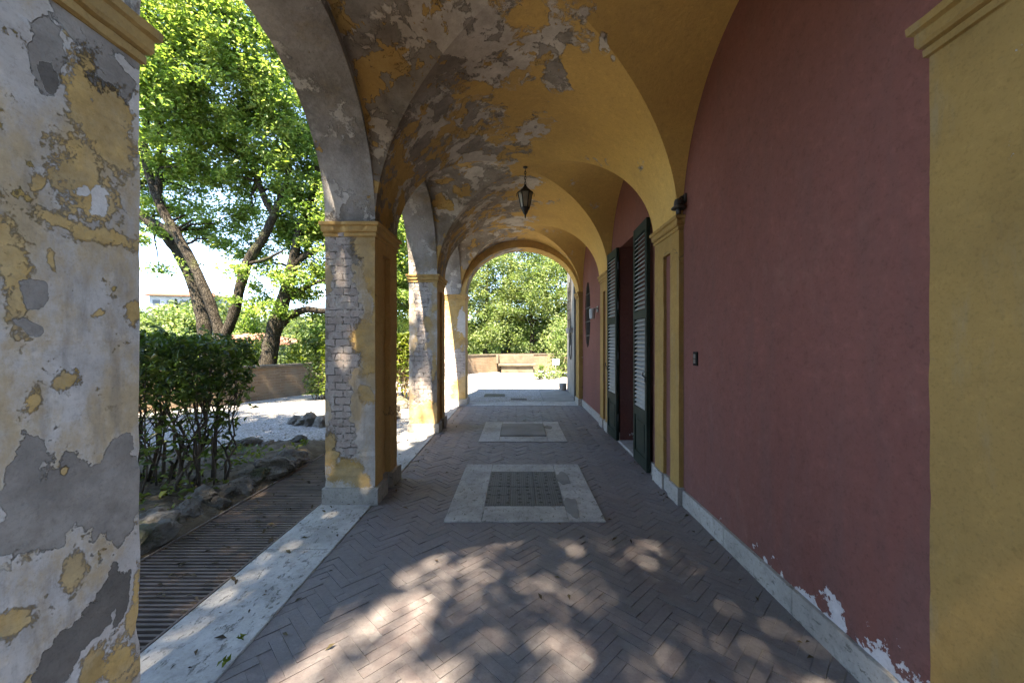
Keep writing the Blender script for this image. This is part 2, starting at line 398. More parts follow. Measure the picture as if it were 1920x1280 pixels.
def mat_brickfloor():
    T = NT('herringbone_brick'); p = T.pos(); g = T.n('NewGeometry').outputs['Random Per Island']
    r = T.n('ValToRGB', {0: g}); cr = r.color_ramp
    cols = [(.15, .128, .128), (.165, .132, .13), (.145, .13, .132), (.178, .146, .144), (.155, .138, .138), (.195, .166, .162)]
    while len(cr.elements) < len(cols): cr.elements.new(.5)
    for i, c in enumerate(cols): cr.elements[i].position = i/(len(cols)-1); cr.elements[i].color = (*c, 1)
    big = T.noise(p, 1.1, 6, .6); med = T.noise(p, 12, 8, .66); fine = T.noise(p, 60, 6, .65)
    col = T.mix(T.ramp(big, .35, .68), r.outputs[0], T.mix(.8, r.outputs[0], (.17, .157, .157)))
    col = T.mix(T.m('MULTIPLY', T.ramp(med, .42, .72), .6), col, (.24, .222, .218))
    col = T.grain(p, col, .5, 110)
    return T.done(col, T.mixf(T.ramp(med, .3, .7), .46, .8), T.bump(T.m('ADD', T.m('MULTIPLY', fine, .6), med), .7, .005), spec=.3)
brickm = mat_brickfloor()
mortar = simple('floor_mortar', (.25, .232, .228), (.165, .152, .15), 6, .95, 60, .5)

def mat_gravel():
    T = NT('pale_gravel'); p = T.pos()
    v = T.n('TexVoronoi', {'Vector': p, 'Scale': 38.0}, feature='F1')
    v2 = T.n('TexVoronoi', {'Vector': p, 'Scale': 90.0}, feature='F1')
    big = T.noise(p, .35, 6, .6); med = T.noise(p, 2.5, 7, .65)
    cv = T.xyz(v.outputs['Color'])
    col = T.mix(cv[0], (.29, .28, .27), (.47, .46, .45))
    col = T.mix(T.m('MULTIPLY', T.ramp(v.outputs['Distance'], .42, .7), .7), col, (.13, .125, .118))
    col = T.mix(T.m('MULTIPLY', T.ramp(med, .46, .68), .5), col, (.25, .225, .195))
    col = T.mix(T.m('MULTIPLY', T.ramp(big, .5, .7), .3), col, (.40, .37, .32))
    h = T.m('SUBTRACT', 1.0, T.m('ADD', v.outputs['Distance'], T.m('MULTIPLY', v2.outputs['Distance'], .4)))
    return T.done(col, .95, T.bump(h, .9, .02), spec=.1)
gravelm = mat_gravel()
soilm = simple('bed_soil', (.075, .058, .04), (.15, .125, .09), 6, .98, 28, .9, .03)
def mat_rock():
    T = NT('border_rock'); p = T.pos(); g = T.n('ObjectInfo').outputs['Random']
    q = T.vm('ADD', p, T.comb(T.m('MULTIPLY', g, 40.), g, g))
    med = T.noise(q, 1.6, 9, .68); fine = T.noise(q, 9, 8, .7)
    col = T.mix(T.ramp(med, .35, .65), (.10, .09, .078), (.30, .275, .245))
    col = T.mix(T.m('MULTIPLY', T.ramp(fine, .5, .7), .5), col, (.27, .255, .235))
    col = T.mix(T.m('MULTIPLY', T.ramp(T.noise(q, 3, 6), .56, .66), .55), col, (.08, .10, .03))
    return T.done(col, .97, T.bump(T.m('ADD', fine, T.m('MULTIPLY', med, .8)), 1.0, .12), spec=.1)
rockm = mat_rock()
concm = simple('concrete', (.26, .25, .235), (.19, .18, .17), 3, .9, 40, .4)
greywall = simple('grey_render', (.30, .285, .265), (.20, .19, .175), 2.2, .9, 25, .5)
blackm = simple('black_iron', (.018, .018, .018), (.035, .032, .03), 9, .5, 60, .2, spec=.4)
rustm = simple('rusty_iron', (.10, .078, .066), (.185, .135, .11), 5, .7, 60, .4, .003, spec=.35)
platem = None
darkm = simple('dark_void', (.012, .01, .009), (.02, .017, .015), 3, .8)
greenp = simple('green_shutter_paint', (.014, .024, .018), (.026, .035, .028), 5, .65, 60, .2, .002, spec=.12)
slatm = simple('green_shutter_slats', (.20, .21, .20), (.27, .275, .265), 8, .5, 60, .15, .002, spec=.5)
barkm = None
def mat_bark():
    T = NT('oak_bark'); p = T.pos()
    v = T.n('TexVoronoi', {'Vector': T.vm('MULTIPLY', T.vm('MULTIPLY_ADD', T.noisec(p, 3, 2), (.25,)*3, p), (1, 1, .17)), 'Scale': 26.0}, feature='DISTANCE_TO_EDGE')
    med = T.noise(p, 3.5, 8, .66); fine = T.noise(p, 25, 6)
    crack = T.ramp(v.outputs['Distance'], .0, .14)
    col = T.mix(crack, (.035, .03, .025), T.mix(T.ramp(med, .35, .65), (.034, .028, .022), (.08, .069, .055)))
    col = T.mix(T.m('MULTIPLY', T.ramp(T.noise(p, 1.7, 6), .55, .7), .5), col, (.12, .13, .06))
    return T.done(col, .95, T.bump(T.m('ADD', crack, T.m('MULTIPLY', fine, .5)), 1.0, .04), spec=.1)
barkm = mat_bark()
stemm = simple('shrub_stem', (.055, .045, .036), (.11, .092, .075), 8, .9, 40, .6)

def mat_plate():
    T = NT('tread_plate'); p = T.pos()
    ck = T.n('TexChecker', {'Vector': T.n('Mapping', {0: p, 'Rotation': (0, 0, PI/4)}).outputs[0], 'Scale': 70.0})
    med = T.noise(p, 7, 7, .65)
    v = T.n('TexVoronoi', {'Vector': p, 'Scale': 11.0, 'Randomness': .25}, feature='F1')
    hole = T.ramp(v.outputs['Distance'], .20, .16)
    col = T.mix(T.ramp(med, .3, .7), (.045, .045, .050), (.085, .084, .09))
    col = T.mix(T.m('MULTIPLY', ck.outputs[1], .45), col, (.20, .198, .20))
    col = T.mix(hole, col, (.012, .012, .012))
    return T.done(col, .62, T.bump(T.m('SUBTRACT', ck.outputs[1], T.m('MULTIPLY', hole, 3.)), .5, .003), metal=.25, spec=.4)
platem = mat_plate()

leaf_oak = leafmat('oak_leaves', [(.14, .225, .065), (.20, .295, .085), (.28, .365, .11), (.37, .43, .17)], .56, .4)
leaf_far = leafmat('pale_leaves', [(.12, .175, .055), (.18, .245, .08), (.25, .31, .125), (.31, .36, .19)], .45, .45)
leaf_dark = leafmat('dark_glossy_leaves', [(.045, .08, .022), (.075, .125, .03), (.12, .18, .045), (.22, .28, .07)], .4, .3, .5)
leaf_hedge = leafmat('hedge_leaves', [(.09, .13, .016), (.14, .18, .022), (.19, .21, .035)], .4, .45)
leaf_mid = leafmat('wood_leaves', [(.055, .085, .03), (.08, .115, .042), (.105, .14, .055)], .35, .6)
leaf_cyp = leafmat('cypress_leaves', [(.025, .045, .02), (.04, .06, .03), (.05, .075, .035)], .2, .7)
litter = leafmat('dry_leaves', [(.05, .033, .018), (.10, .065, .035), (.15, .10, .055), (.035, .028, .018)], .1, .8)

# ------------------------------------------------------------------ THE PORTICO (one building; parts are its children)
villa = empty('portico', (0, 0, 0), label='vaulted villa portico with peeling ochre vaults, brick pillars and a dark red wall', cat='portico')

def prism(mb, plan, z0, z1, mats, dz=.035, jit=.003, seed=0, cap=True):
    n = len(plan); nz = max(1, int(round((z1-z0)/dz))); gx = sum(q[0] for q in plan)/n; gy = sum(q[1] for q in plan)/n
    rows = []
    for i in range(nz+1):
        z = z0+(z1-z0)*i/nz; row = []
        for k, (x, y) in enumerate(plan):
            q = Vector((x*3+seed, y*3, z*5))
            ch = (max(0, mnoise.noise((x*3+seed, y*5, z*7))-.25)*.035+max(0, mnoise.noise((x*3, y*5+seed, z*23))-.34)*.02)*(.35 if seed >= 20 else 1)*(jit > .002)
            dx, dy = gx-x, gy-y; dl = math.hypot(dx, dy)
            row.append((x+dx/dl*ch+jit*mnoise.noise(q), y+dy/dl*ch+jit*mnoise.noise(q+Vector((9, 9, 9))), z))
        rows.append(row)
    for k in range(n):
        k2 = (k+1) % n
        mb.grid([[r[k], r[k2]] for r in rows], mats[k])
    if cap: mb.face(rows[-1], mats[0])

def rect(x0, x1, y0, y1): return [(x0, y0), (x1, y0), (x1, y1), (x0, y1)]
IMP = [(.002, .0), (.012, .004), (.012, .028), (.006, .034), (.020, .040), (.026, .052), (.026, .088), (.040, .096), (.042, .122), (.0, .124)]
def impost(name, x0, x1, y0, y1, zt, parent, mat, sides='fbio', k=1.0):
    mb = MB(); rows = []
    for o, z in IMP:
        o *= k
        xa, xb, ya, yb = x0-o*('o' in sides), x1+o*('i' in sides), y0-o*('f' in sides), y1+o*('b' in sides)
        r = [(xa, ya), (xb, ya), (xb, yb), (xa, yb)]
        # wander a touch so that edges read hand run
        row = []
        for a in range(4):
            (p, q) = (r[a], r[(a+1) % 4])
            nn = max(3, int(((x1-x0) if a % 2 == 0 else (y1-y0))/.022)); cxm, cym = (x0+x1)/2, (y0+y1)/2
            for t_ in range(nn):
                t = t_/nn
                x, y = p[0]+(q[0]-p[0])*t, p[1]+(q[1]-p[1])*t
                ch = max(0, mnoise.noise((x*9, y*9, z*4+zt))-.22)*.045*(o > .005)+max(0, mnoise.noise((x*30, y*30, z*40))-.30)*.02*(o > .005)
                dl = max(1e-6, math.hypot(x-cxm, y-cym))
                row.append((x-(x-cxm)/dl*ch, y-(y-cym)/dl*ch, zt-.12+z+.002*mnoise.noise((x*4, y*4, z*9))))
        rows.append(row+[row[0]])
    mb.grid(rows)
    mb.face(rows[-1][:-1]); mb.face(rows[0][:-1][::-1])
    return mb.build(name, mat, parent)

pil_mats = [pil0, pil1, pil2, pil3]
pil_lab = ['large near pillar with grey cement patches over ochre and lime', 'pillar with a tall strip of exposed brick beside the grating',
           'second pillar with exposed brick above an ochre foot', 'end pillar with a sunlit strip beside the last arch']
for i, (y0, y1) in enumerate(PIL):
    xi = XI if i < 3 else -1.13
    mb = MB(); w = y1-y0
    if i in (1, 2):
        a, b, dp = y0+.20, y0+.41, .05
        plan = [(XO, y0), (xi, y0), (xi, a), (xi-dp, a), (xi-dp, b), (xi, b), (xi, y1), (XO, y1)]
        ms = [0, 1, 1, 1, 1, 1, 0, 0]
        prism(mb, plan, .0, 2.19, ms, seed=i, cap=False)
        prism(mb, rect(XO, xi, y0, y1), 2.19, SPR, [0, 1, 0, 0], seed=i)
        mb.face([(xi-dp, a, 2.19), (xi, a, 2.19), (xi, b, 2.19), (xi-dp, b, 2.19)], 1)
    elif i == 0:
        prism(mb, rect(XO, xi, y0, y1), 0, SPR, [0, 0, 0, 0], seed=i, jit=.005)
    else:
        prism(mb, rect(XO, xi, y0, y1), 0, SPR, [0, 1, 0, 0], seed=i)
    p = mb.build('pillar', [pil_mats[i], ochre_side], villa)
    p['label'] = pil_lab[i]
    impost('impost', XO, xi, y0, y1, SPR, p, ochre if i else mat_ochre('ochre_paint_worn', (.44, .28, .105), (.30, .20, .09), (.16, .13, .10), .8, 5))
    if i:
        mb = MB(); o = .035
        if i in (1, 2):
            prism(mb, rect(XO-.012, xi+o, y0-o, y0+.235), 0, .145, [0]*4, .05, .002)
            prism(mb, rect(XO-.012, xi+o-.045, y0+.236, y0+.375), 0, .143, [0]*4, .05, .002)
            prism(mb, rect(XO-.012, xi+o, y0+.376, y1+o), 0, .145, [0]*4, .05, .002)
        else:
            prism(mb, rect(XO-.012, xi+o, y0-o, y1+o), 0, .145, [0]*4, .05, .002)
        mb.build('plinth', plinthm, p, bevel=.006)

# pilasters against the red wall
PWY = [(.73, 1.317), (3.36, 3.95), (5.97, 6.55), (8.53, 8.97)]
pw_lab = ['near ochre pilaster at the frame edge of the red wall', 'ochre pilaster with a red inset panel beside the green shutter', 'far ochre pilaster behind the second shutter', 'end ochre pilaster at the last arch']
for i, (y0, y1) in enumerate(PWY):
    mb = MB(); xp = XP if i < 3 else 1.34
    if i in (1, 2):
        a, b, dp = y0+.19, y0+.36, .03
        plan = [(xp, y0), (XW+.05, y0), (XW+.05, y1), (xp, y1), (xp, b), (xp+dp, b), (xp+dp, a), (xp, a)]
        prism(mb, plan, 0, 2.20, [0, 0, 0, 0, 0, 1, 0, 0], seed=20+i, cap=False)
        prism(mb, rect(xp, XW+.05, y0, y1), 2.20, 2.46, [0]*4, seed=20+i)
        mb.face([(xp, a, 2.20), (xp, b, 2.20), (xp+dp, b, 2.20), (xp+dp, a, 2.20)], 0)
    else:
        prism(mb, rect(xp, XW+.05, y0, y1), 0, 2.46, [0]*4, seed=20+i)
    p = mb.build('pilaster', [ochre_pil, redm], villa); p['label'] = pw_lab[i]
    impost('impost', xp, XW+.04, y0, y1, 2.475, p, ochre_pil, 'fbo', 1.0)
    mb = MB()
    if i in (1, 2):
        for a, b, o in ((y0-.02, y0+.205, 0), (y0+.206, y0+.345, .022), (y0+.346, y1+.02, 0)):
            prism(mb, rect(xp-.02+o, XW+.03, a, b), 0, .15-.002*bool(o), [0]*4, .08, .001)
    elif i == 0:
        prism(mb, rect(xp-.02, XW+.03, y0-.02, y1+.02), 0, .15, [0]*4, .08, .001)
    else:
        prism(mb, rect(xp-.02, XW+.03, y0-.02, y1+.02), 0, .15, [0]*4, .08, .001)
    mb.build('plinth', plinthm, p, bevel=.004)

# vaults: barrel along the portico crossed by one barrel per bay
def zmain(t): return SPR+RISE*math.sin(t)
mb = MB(); NTt = 48
ang = [PI*k/NTt for k in range(NTt+1)]
for bi, (y0, y1) in enumerate(BAYS):
    yc, ya = (y0+y1)/2, (y1-y0)/2
    for side in (1, -1):                               # cross barrel towards the wall / the arcade
        xe = XW+.02 if side > 0 else XI
        rows = []
        for t in ang:
            y = yc-ya*math.cos(t); z = SPR+RISE*math.sin(t); xg = XC+side*XA*abs(math.cos(t))
            rows.append([(xe+(xg-xe)*s/10, y, z) for s in range(11)])
        mb.grid(rows, 0, flip=(side < 0))
    for end in (-1, 1):                                # main barrel between the groins and the bands over the pillars
        rows = []
        yb = {(0, -1): y0-.02, (2, 1): y1+.02}.get((bi, end))
        if yb is None: yb = (y0+PIL[bi][0])/2 if end < 0 else (y1+PIL[bi+1][1])/2
        for t in ang:
            x = XC-XA*math.cos(t); z = SPR+RISE*math.sin(t); yg = yc+end*ya*abs(math.cos(t))
            rows.append([(x, yg+(yb-yg)*s/14, z) for s in range(15)])
        mb.grid(rows, 0, flip=(end > 0))
vault = mb.build('vault', vaultm, villa, smooth=False)
# smooth each web but keep the groin crease
me = vault.data
bm = bmesh.new(); bm.from_mesh(me)
for f in bm.faces: f.smooth = True
bm.to_mesh(me); bm.free()

# arcade wall: arches between the pillars, spandrels, outer face
mb = MB()
def arch_pts(y0, y1, r, n=72):
    yc, ya = (y0+y1)/2, (y1-y0)/2
    return [(yc-ya*math.cos(PI*k/n), SPR+r*math.sin(PI*k/n)) for k in range(n+1)]
for bi, (y0, y1) in enumerate(BAYS):
    po, pi_ = arch_pts(y0, y1, 1.04), arch_pts(y0, y1, 1.115)
    nst = 8; rows = []
    for a, b in zip(po, pi_):
        row = []
        for s in range(nst+1):
            f = s/nst; g = f**1.5
            x = XO+(XI-XO)*f; z = a[1]+(b[1]-a[1])*g
            row.append((x, a[0]+.009*mnoise.noise((x*7, a[0]*7, z*7)), z+.009*mnoise.noise((x*7, a[0]*7, 3.3))+.004*mnoise.noise((x*24, a[0]*24, 1.3))))
        rows.append(row)
    mb.grid(rows, 0)
    # crescent between arch and vault web on the inner side
    web = arch_pts(y0, y1, RISE)
    mb.grid([[(XI, b[0], b[1]), (XI, c[0], c[1]+.02)] for b, c in zip(pi_, web)], 0)
    # outer face
    mb.grid([[(XO, a[0], a[1]), (XO, a[0], TOP)] for a in po], 1)
for (y0, y1) in PIL:
    mb.face([(XO, y0, SPR), (XO, y1, SPR), (XO, y1, TOP), (XO, y0, TOP)], 1)
mb.build('arcade_wall', [archm, ochre], villa)['label'] = 'grey cement arches between the pillars'

# end walls with arches
def endwall(name, y0, y1, xa, xb, rise, mi, spr):
    mb = MB(); n = 44; xc, xr = (xa+xb)/2, (xb-xa)/2
    pts = [(xc-xr*math.cos(PI*k/n), spr+rise*math.sin(PI*k/n)) for k in range(n+1)]
    mb.grid([[(p[0], y0, p[1]), (p[0], y1, p[1])] for p in pts], 1)
    X0, X1 = XO, 2.2
    for y in (y0, y1):
        mb.grid([[(p[0], y, p[1]), (p[0], y, TOP)] for p in pts], 0)
        mb.face([(X0, y, SPR), (xa, y, spr), (xa, y, TOP), (X0, y, TOP)], 0)
        mb.face([(xb, y, spr), (X1, y, SPR), (X1, y, TOP), (xb, y, TOP)], 0)
    return mb.build(name, [mi, mi if name != 'end_arch' else vaultm], villa)
endwall('near_arch', .73, 1.268, XI, XP, 1.10, archm, SPR)
endwall('end_arch', 8.532, 8.968, -1.13, 1.34, 1.03, ochre, SPR)

# outer shell of the villa above and beside the portico
mb = MB()
mb.box((XO-.08, .65, TOP), (2.2, 9.05, TOP+.14), 0)
mb.box((XO-.02, .71, TOP+.14), (XO+.18, 8.99, TOP+.16), 0)
mb.build('roof_terrace', greywall, villa)
mb = MB()
mb.box((2.2, .60, 0), (9.0, 8.97, 8.6), 0)
mb.build('villa_block', ochre, villa)

# red wall with the door opening and the oval window
DY0, DY1, DZ = 4.63, 5.44, 2.70
OY, OZ, ORY, ORZ = 7.94, 1.94, .30, .66
mb = MB()
def wq(y0, y1, z0, z1, n=1):
    mb.face([(XW, y0, z0), (XW, y0, z1), (XW, y1, z1), (XW, y1, z0)])
wq(.73, DY0, 0, 3.75); wq(DY0, DY1, DZ, 3.75); wq(DY1, 7.2, 0, 3.75); wq(8.5, 8.97, 0, 3.75)
n = 48; ring = []; outr = []
for k in range(n):
    th = 2*PI*k/n; c, s = math.cos(th), math.sin(th)
    ring.append((XW, OY+ORY*c, OZ+ORZ*s))
    ty = ((8.5-OY)/c if c > 0 else (7.2-OY)/c) if abs(c) > 1e-6 else 1e9
    tz = ((3.75-OZ)/s if s > 0 else (0-OZ)/s) if abs(s) > 1e-6 else 1e9
    t = min(ty, tz); outr.append((XW, OY+t*c, OZ+t*s))
for k in range(n):
    k2 = (k+1) % n
    a, b = outr[k], outr[k2]
    pts = [ring[k], ring[k2], b]
    if abs(a[1]-b[1]) > 1e-5 and abs(a[2]-b[2]) > 1e-5:
        cy = 8.5 if max(a[1], b[1]) > OY else 7.2; cz = 3.75 if max(a[2], b[2]) > OZ else 0
        pts.append((XW, cy, cz))
    pts.append(a); mb.face(pts)
    mb.face([ring[k], (XW+.22, ring[k][1], ring[k][2]), (XW+.22, ring[k2][1], ring[k2][2]), ring[k2]])
# door reveal
D = .33
mb.face([(XW, DY0, 0), (XW, DY0, DZ), (XW+D, DY0, DZ), (XW+D, DY0, 0)])
mb.face([(XW, DY1, 0), (XW+D, DY1, 0), (XW+D, DY1, DZ), (XW, DY1, DZ)])
mb.face([(XW, DY0, DZ), (XW, DY1, DZ), (XW+D, DY1, DZ), (XW+D, DY0, DZ)])
rw = mb.build('red_wall', redm, villa); rw['label'] = 'dark red plaster wall along the right of the portico'
# oval window: glass and iron bars
mb = MB(); mb.face([(XW+.2, p[1], p[2]) for p in ring])
ow = mb.build('oval_window', darkm, villa)
mb = MB()
for yy in (-.14, 0, .14):
    zz = ORZ*math.sqrt(1-(yy/ORY)**2)
    mb.tube([(XW+.01, OY+yy, OZ-zz), (XW+.01, OY+yy, OZ+zz)], .011, 6)
for zz in (-.42, -.14, .14, .42):
    yy = ORY*math.sqrt(1-(zz/ORZ)**2)
    mb.tube([(XW+.012, OY-yy, OZ+zz), (XW+.012, OY+yy, OZ+zz)], .009, 6)
mb.build('bars', blackm, ow)
# door leaf deep in the opening, and its stone sill
mb = MB()
mb.box((XW+D-.02, DY0, .02), (XW+D+.04, DY1, DZ), 0)
for z0, z1 in ((.15, .85), (1.0, 1.75), (1.9, 2.55)):
    for a, b in ((DY0+.08, DY0+.37), (DY0+.45, DY1-.08)):
        mb.box((XW+D-.04, a, z0), (XW+D-.019, b, z1), 0)
mb.build('door', darkm, villa)
mb = MB(); mb.box((XW-.02, DY0+.003, 0), (XW+D-.02, DY1-.003, .035)); mb.build('door_sill', marble, villa, bevel=.004)

# skirting
mb = MB()
for y0, y1 in ((1.34, 3.335), (3.975, DY0-.0), (DY1, 5.945), (6.575, 8.505)):
    nn = max(1, round((y1-y0)/.62)); st = (y1-y0)/nn
    for k in range(nn):
        mb.box((XW-.022, y0+st*k+.0012, 0), (XW+.02, y0+st*(k+1)-.0012, .135+.003*random.random()))
    mb.build('skirting', plinthm, villa, bevel=.004); mb = MB()

# louvred shutters folded back against the wall
def shutter(hinge, free, label):
    h, f = Vector(hinge), Vector(free); d = (f-h); wdt = d.length
    u = d.normalized(); nrm = Vector((-abs(u.y), u.x*(1 if u.y > 0 else -1), 0))   # towards the portico
    if nrm.x > 0: nrm = -nrm
    R = __import__('mathutils').Matrix((u, nrm, Vector((0, 0, 1)))).transposed()
    th = .042; Z0, Z1 = .025, 2.70; sw = .062
    def bx(mb, a, b): mb.box(a, b, 0, R, h)
    mb = MB()
    bx(mb, (0, 0, Z0), (sw, th, Z1)); bx(mb, (wdt-sw, 0, Z0), (wdt, th, Z1))
    rails = [(Z0, .15), (.56, .66), (1.655, 1.745), (2.59, Z1)]
    for a, b in rails: bx(mb, (sw, 0.001, a), (wdt-sw, th-.001, b))
    bx(mb, (sw, .014, .15), (wdt-sw, .028, .56))
    bx(mb, (sw+.045, .026, .20), (wdt-sw-.045, .036, .51))
    p = mb.build('shutter', greenp, villa, bevel=.003); p['label'] = label
    mb = MB()
    for a, b in ((.66, 1.655), (1.745, 2.59)):
        nn = int((b-a)/.047)
        for k in range(nn):
            zc = a+(k+.5)*(b-a)/nn
            P = [Vector(q) for q in ((sw, .002, zc+.024), (wdt-sw, .002, zc+.024), (wdt-sw, th-.002, zc-.014), (sw, th-.002, zc-.014))]
            up = Vector((0, 0, .008))
            q = [R @ v+h for v in P]+[R @ (v+up)+h for v in P]
            kk = len(mb.v); mb.v += [tuple(v) for v in q]
            for fc in ((0, 3, 2, 1), (4, 5, 6, 7), (0, 1, 5, 4), (1, 2, 6, 5), (2, 3, 7, 6), (3, 0, 4, 7)):
                mb.f.append(tuple(kk+i for i in fc)); mb.m.append(0)
    mb.build('slats', slatm, p)
    for zc in (.35, 1.2, 1.9, 2.45):
        mb = MB(); q = h+Vector((0, 0, zc)); mb.tube([q+Vector((-.012, 0, -.05)), q+Vector((-.012, 0, .05))], .011, 8)
        mb.build('hinge', blackm, p)
    mb = MB(); q = f+nrm*(th+.006)+Vector((0, 0, 1.02))-u*.03
    mb.tube([q+Vector((0, 0, -.05)), q, q+nrm*.025+Vector((0, 0, .02)), q+nrm*.02+Vector((0, 0, .06))], .007, 6)
    mb.build('latch', blackm, p)
shutter((1.412, 4.635, 0), (1.392, 4.10, 0), 'near dark green louvred shutter folded back beside the pilaster')
shutter((1.412, 5.435, 0), (1.398, 5.93, 0), 'far dark green louvred shutter on the other side of the doorway')

# grey wall of the villa running on beyond the end arch, with pipe and cables
mb = MB(); mb.box((1.43, 8.975, 0), (2.6, 11.25, 5.6)); ext = mb.build('grey_wall', greywall, villa); ext['label'] = 'rough grey rendered wall beyond the last arch'
mb = MB(); mb.tube([(1.385, 9.3, .0), (1.385, 9.3, 5.2)], .045, 12); mb.build('downpipe', blackm, villa)
mb = MB()
for (yy, z0, z1) in ((10.4, 1.3, 3.2), (10.65, 1.5, 3.0), (10.9, 1.7, 2.9)):
    mb.tube([(1.415, yy, z0), (1.40, yy+.02, (z0+z1)/2), (1.415, yy, z1)], .014, 6)
for zz in (1.75, 2.0, 2.25, 2.5, 2.75):
    mb.tube([(1.41, 10.38, zz), (1.40, 10.92, zz+.02)], .012, 6)
lp = [(1.395, 10.3+.18*math.cos(a), 1.25+.32*math.sin(a)) for a in np.linspace(0, 2*PI, 20)]
mb.tube(lp, .014, 6)
mb.build('cable', blackm, villa)
mb = MB(); mb.box((1.33, 10.1, 1.62), (1.43, 10.75, 1.76)); mb.build('junction_box', greywall, villa, bevel=.01)

# ------------------------------------------------------------------ FLOOR
fx0, fx1, fy0, fy1 = -1.236, 1.405, -2.6, 8.5
mb = MB(); mb.face([(fx0, fy0, .0), (XW+.01, fy0, 0), (XW+.01, fy1, 0), (fx0, fy1, 0)])
fl = mb
def clip(poly, ax, lim, keep_less):
    out = []
    for i in range(len(poly)):
        a, b = poly[i], poly[(i+1) % len(poly)]
        ia = (a[ax] <= lim) if keep_less else (a[ax] >= lim); ib = (b[ax] <= lim) if keep_less else (b[ax] >= lim)
        if ia: out.append(a)
        if ia != ib:
            t = (lim-a[ax])/(b[ax]-a[ax]); out.append(tuple(a[k]+(b[k]-a[k])*t for k in range(2)))
    return out
W = .0565; NL = 4; gap = .0028; s2 = math.sqrt(.5)
done = set(); M = int(14/W)
for cx in range(-M, M):
    for cy in range(-M, M):
        k = (cx-cy) % (2*NL)
        if k < NL: key = (cx-k, cy, 0)
        else: key = (cx, cy-(2*NL-1-k), 1)
        if key in done: continue
        done.add(key)
        a, b, v = key
        w_, h_ = (NL*W, W) if v == 0 else (W, NL*W)
        u0, v0 = a*W, b*W
        mx, my = (u0+w_/2-v0-h_/2)*s2, (u0+w_/2+v0+h_/2)*s2+4.5
        if not (fx0-.15 < mx < fx1+.15 and fy0-.15 < my < fy1+.15): continue
        g = gap*(.6+.8*random.random()); j = [random.uniform(-.0012, .0012) for _ in range(8)]
        P = [(u0+g/2+j[0], v0+g/2+j[1]), (u0+w_-g/2+j[2], v0+g/2+j[3]), (u0+w_-g/2+j[4], v0+h_-g/2+j[5]), (u0+g/2+j[6], v0+h_-g/2+j[7])]
        P = [((x-y)*s2, (x+y)*s2+4.5) for x, y in P]
        for ax, lim, less in ((0, fx0+.002, False), (0, fx1, True), (1, fy0, False), (1, fy1, True)):
            P = clip(P, ax, lim, less)
            if len(P) < 3: break
        if len(P) < 3: continue
        z = .0030+random.uniform(-.0016, .0016)+.0014*mnoise.noise((mx*1.3, my*1.3, 0)); tl = (random.uniform(-.02, .02), random.uniform(-.02, .02))
        top = [(x, y, z+(x-mx)*tl[0]+(y-my)*tl[1]) for x, y in P]
        b0 = len(fl.v); nn = len(P)
        fl.v += top+[(x, y, -.002) for x, y in P]
        fl.f.append(tuple(b0+i for i in range(nn))); fl.m.append(1)
        for i in range(nn):
            i2 = (i+1) % nn
            fl.f.append((b0+i, b0+nn+i, b0+nn+i2, b0+i2)); fl.m.append(1)
o = fl.build('brick_floor', [mortar, brickm]); tag(o, 'herringbone brick floor of the portico', 'floor', kind='structure')

mb = MB(); y = -2.6
for L in (1.1, 1.0, 1.05, .95, 1.12, .72, 1.05, .9, 1.0, .85, 1.1, .8, .9):
    y1 = min(y+L, 8.97)
    if y1-y > .02: mb.box((-1.68, y+.0015, -.05), (-1.2375, y1-.0015, .012+.002*random.random()))
    y = y1
o = mb.build('stone_kerb_strip', marble, bevel=.004); tag(o, 'pale worn travertine strip along the left edge of the brick floor', 'paving strip', kind='structure')
mb = MB()
for a, b in ((-1.16, -.3), (-.297, .55), (.553, 1.36)): mb.box((a, 8.502, -.05), (b, 9.02, .014))
o = mb.build('stone_threshold', marble, bevel=.004); tag(o, 'pale stone threshold under the last arch', 'threshold', kind='structure')

def slabs(mb, R, z, m=0):
    for (x0, x1, y0, y1) in R: mb.box((x0, y0, 0), (x1, y1, z), m)
# manhole with seven tread plates
def surround(x0, x1, y0, y1, ix0, ix1, iy0, iy1, parent):
    mb = MB(); g = .0015
    slabs(mb, [(x0, ix0-g, y0, y1), (ix1+g, x1, y0, y1), (ix0+g, ix1-g, y0, iy0-g), (ix0+g, ix1-g, iy1+g, y1)], .014)
    return mb.build('stone_surround', marble, parent, bevel=.003)
mh = empty('manhole', (.06, 3.73, 0), label='larger manhole with seven dark tread plates in a pale stone surround', cat='manhole')
surround(-.57, .685, 3.026, 4.435, -.277, .40, 3.31, 4.18, mh)
for (a, b, c, d) in ((-.277, -.07, 3.31, 3.527), (-.277, -.07, 3.53, 3.757), (-.277, -.07, 3.76, 4.18), (-.067, .155, 3.31, 3.74), (.158, .40, 3.31, 3.74), (-.067, .155, 3.743, 4.18), (.158, .40, 3.743, 4.18)):
    mb = MB(); mb.box((a+.0008, c+.0008, 0), (b-.0008, d-.0008, .0145+.0015*random.random())); mb.build('cover_plate', platem, mh, bevel=.001)
mh = empty('manhole', (.08, 6.1, 0), label='smaller manhole under one plain grey slab in a pale stone surround', cat='manhole')
surround(-.541, .696, 5.444, 6.77, -.257, .43, 5.733, 6.554, mh)
mb = MB(); mb.box((-.25, 5.738, 0), (.423, 6.55, .032)); mb.build('cover_slab', concm, mh, bevel=.005)
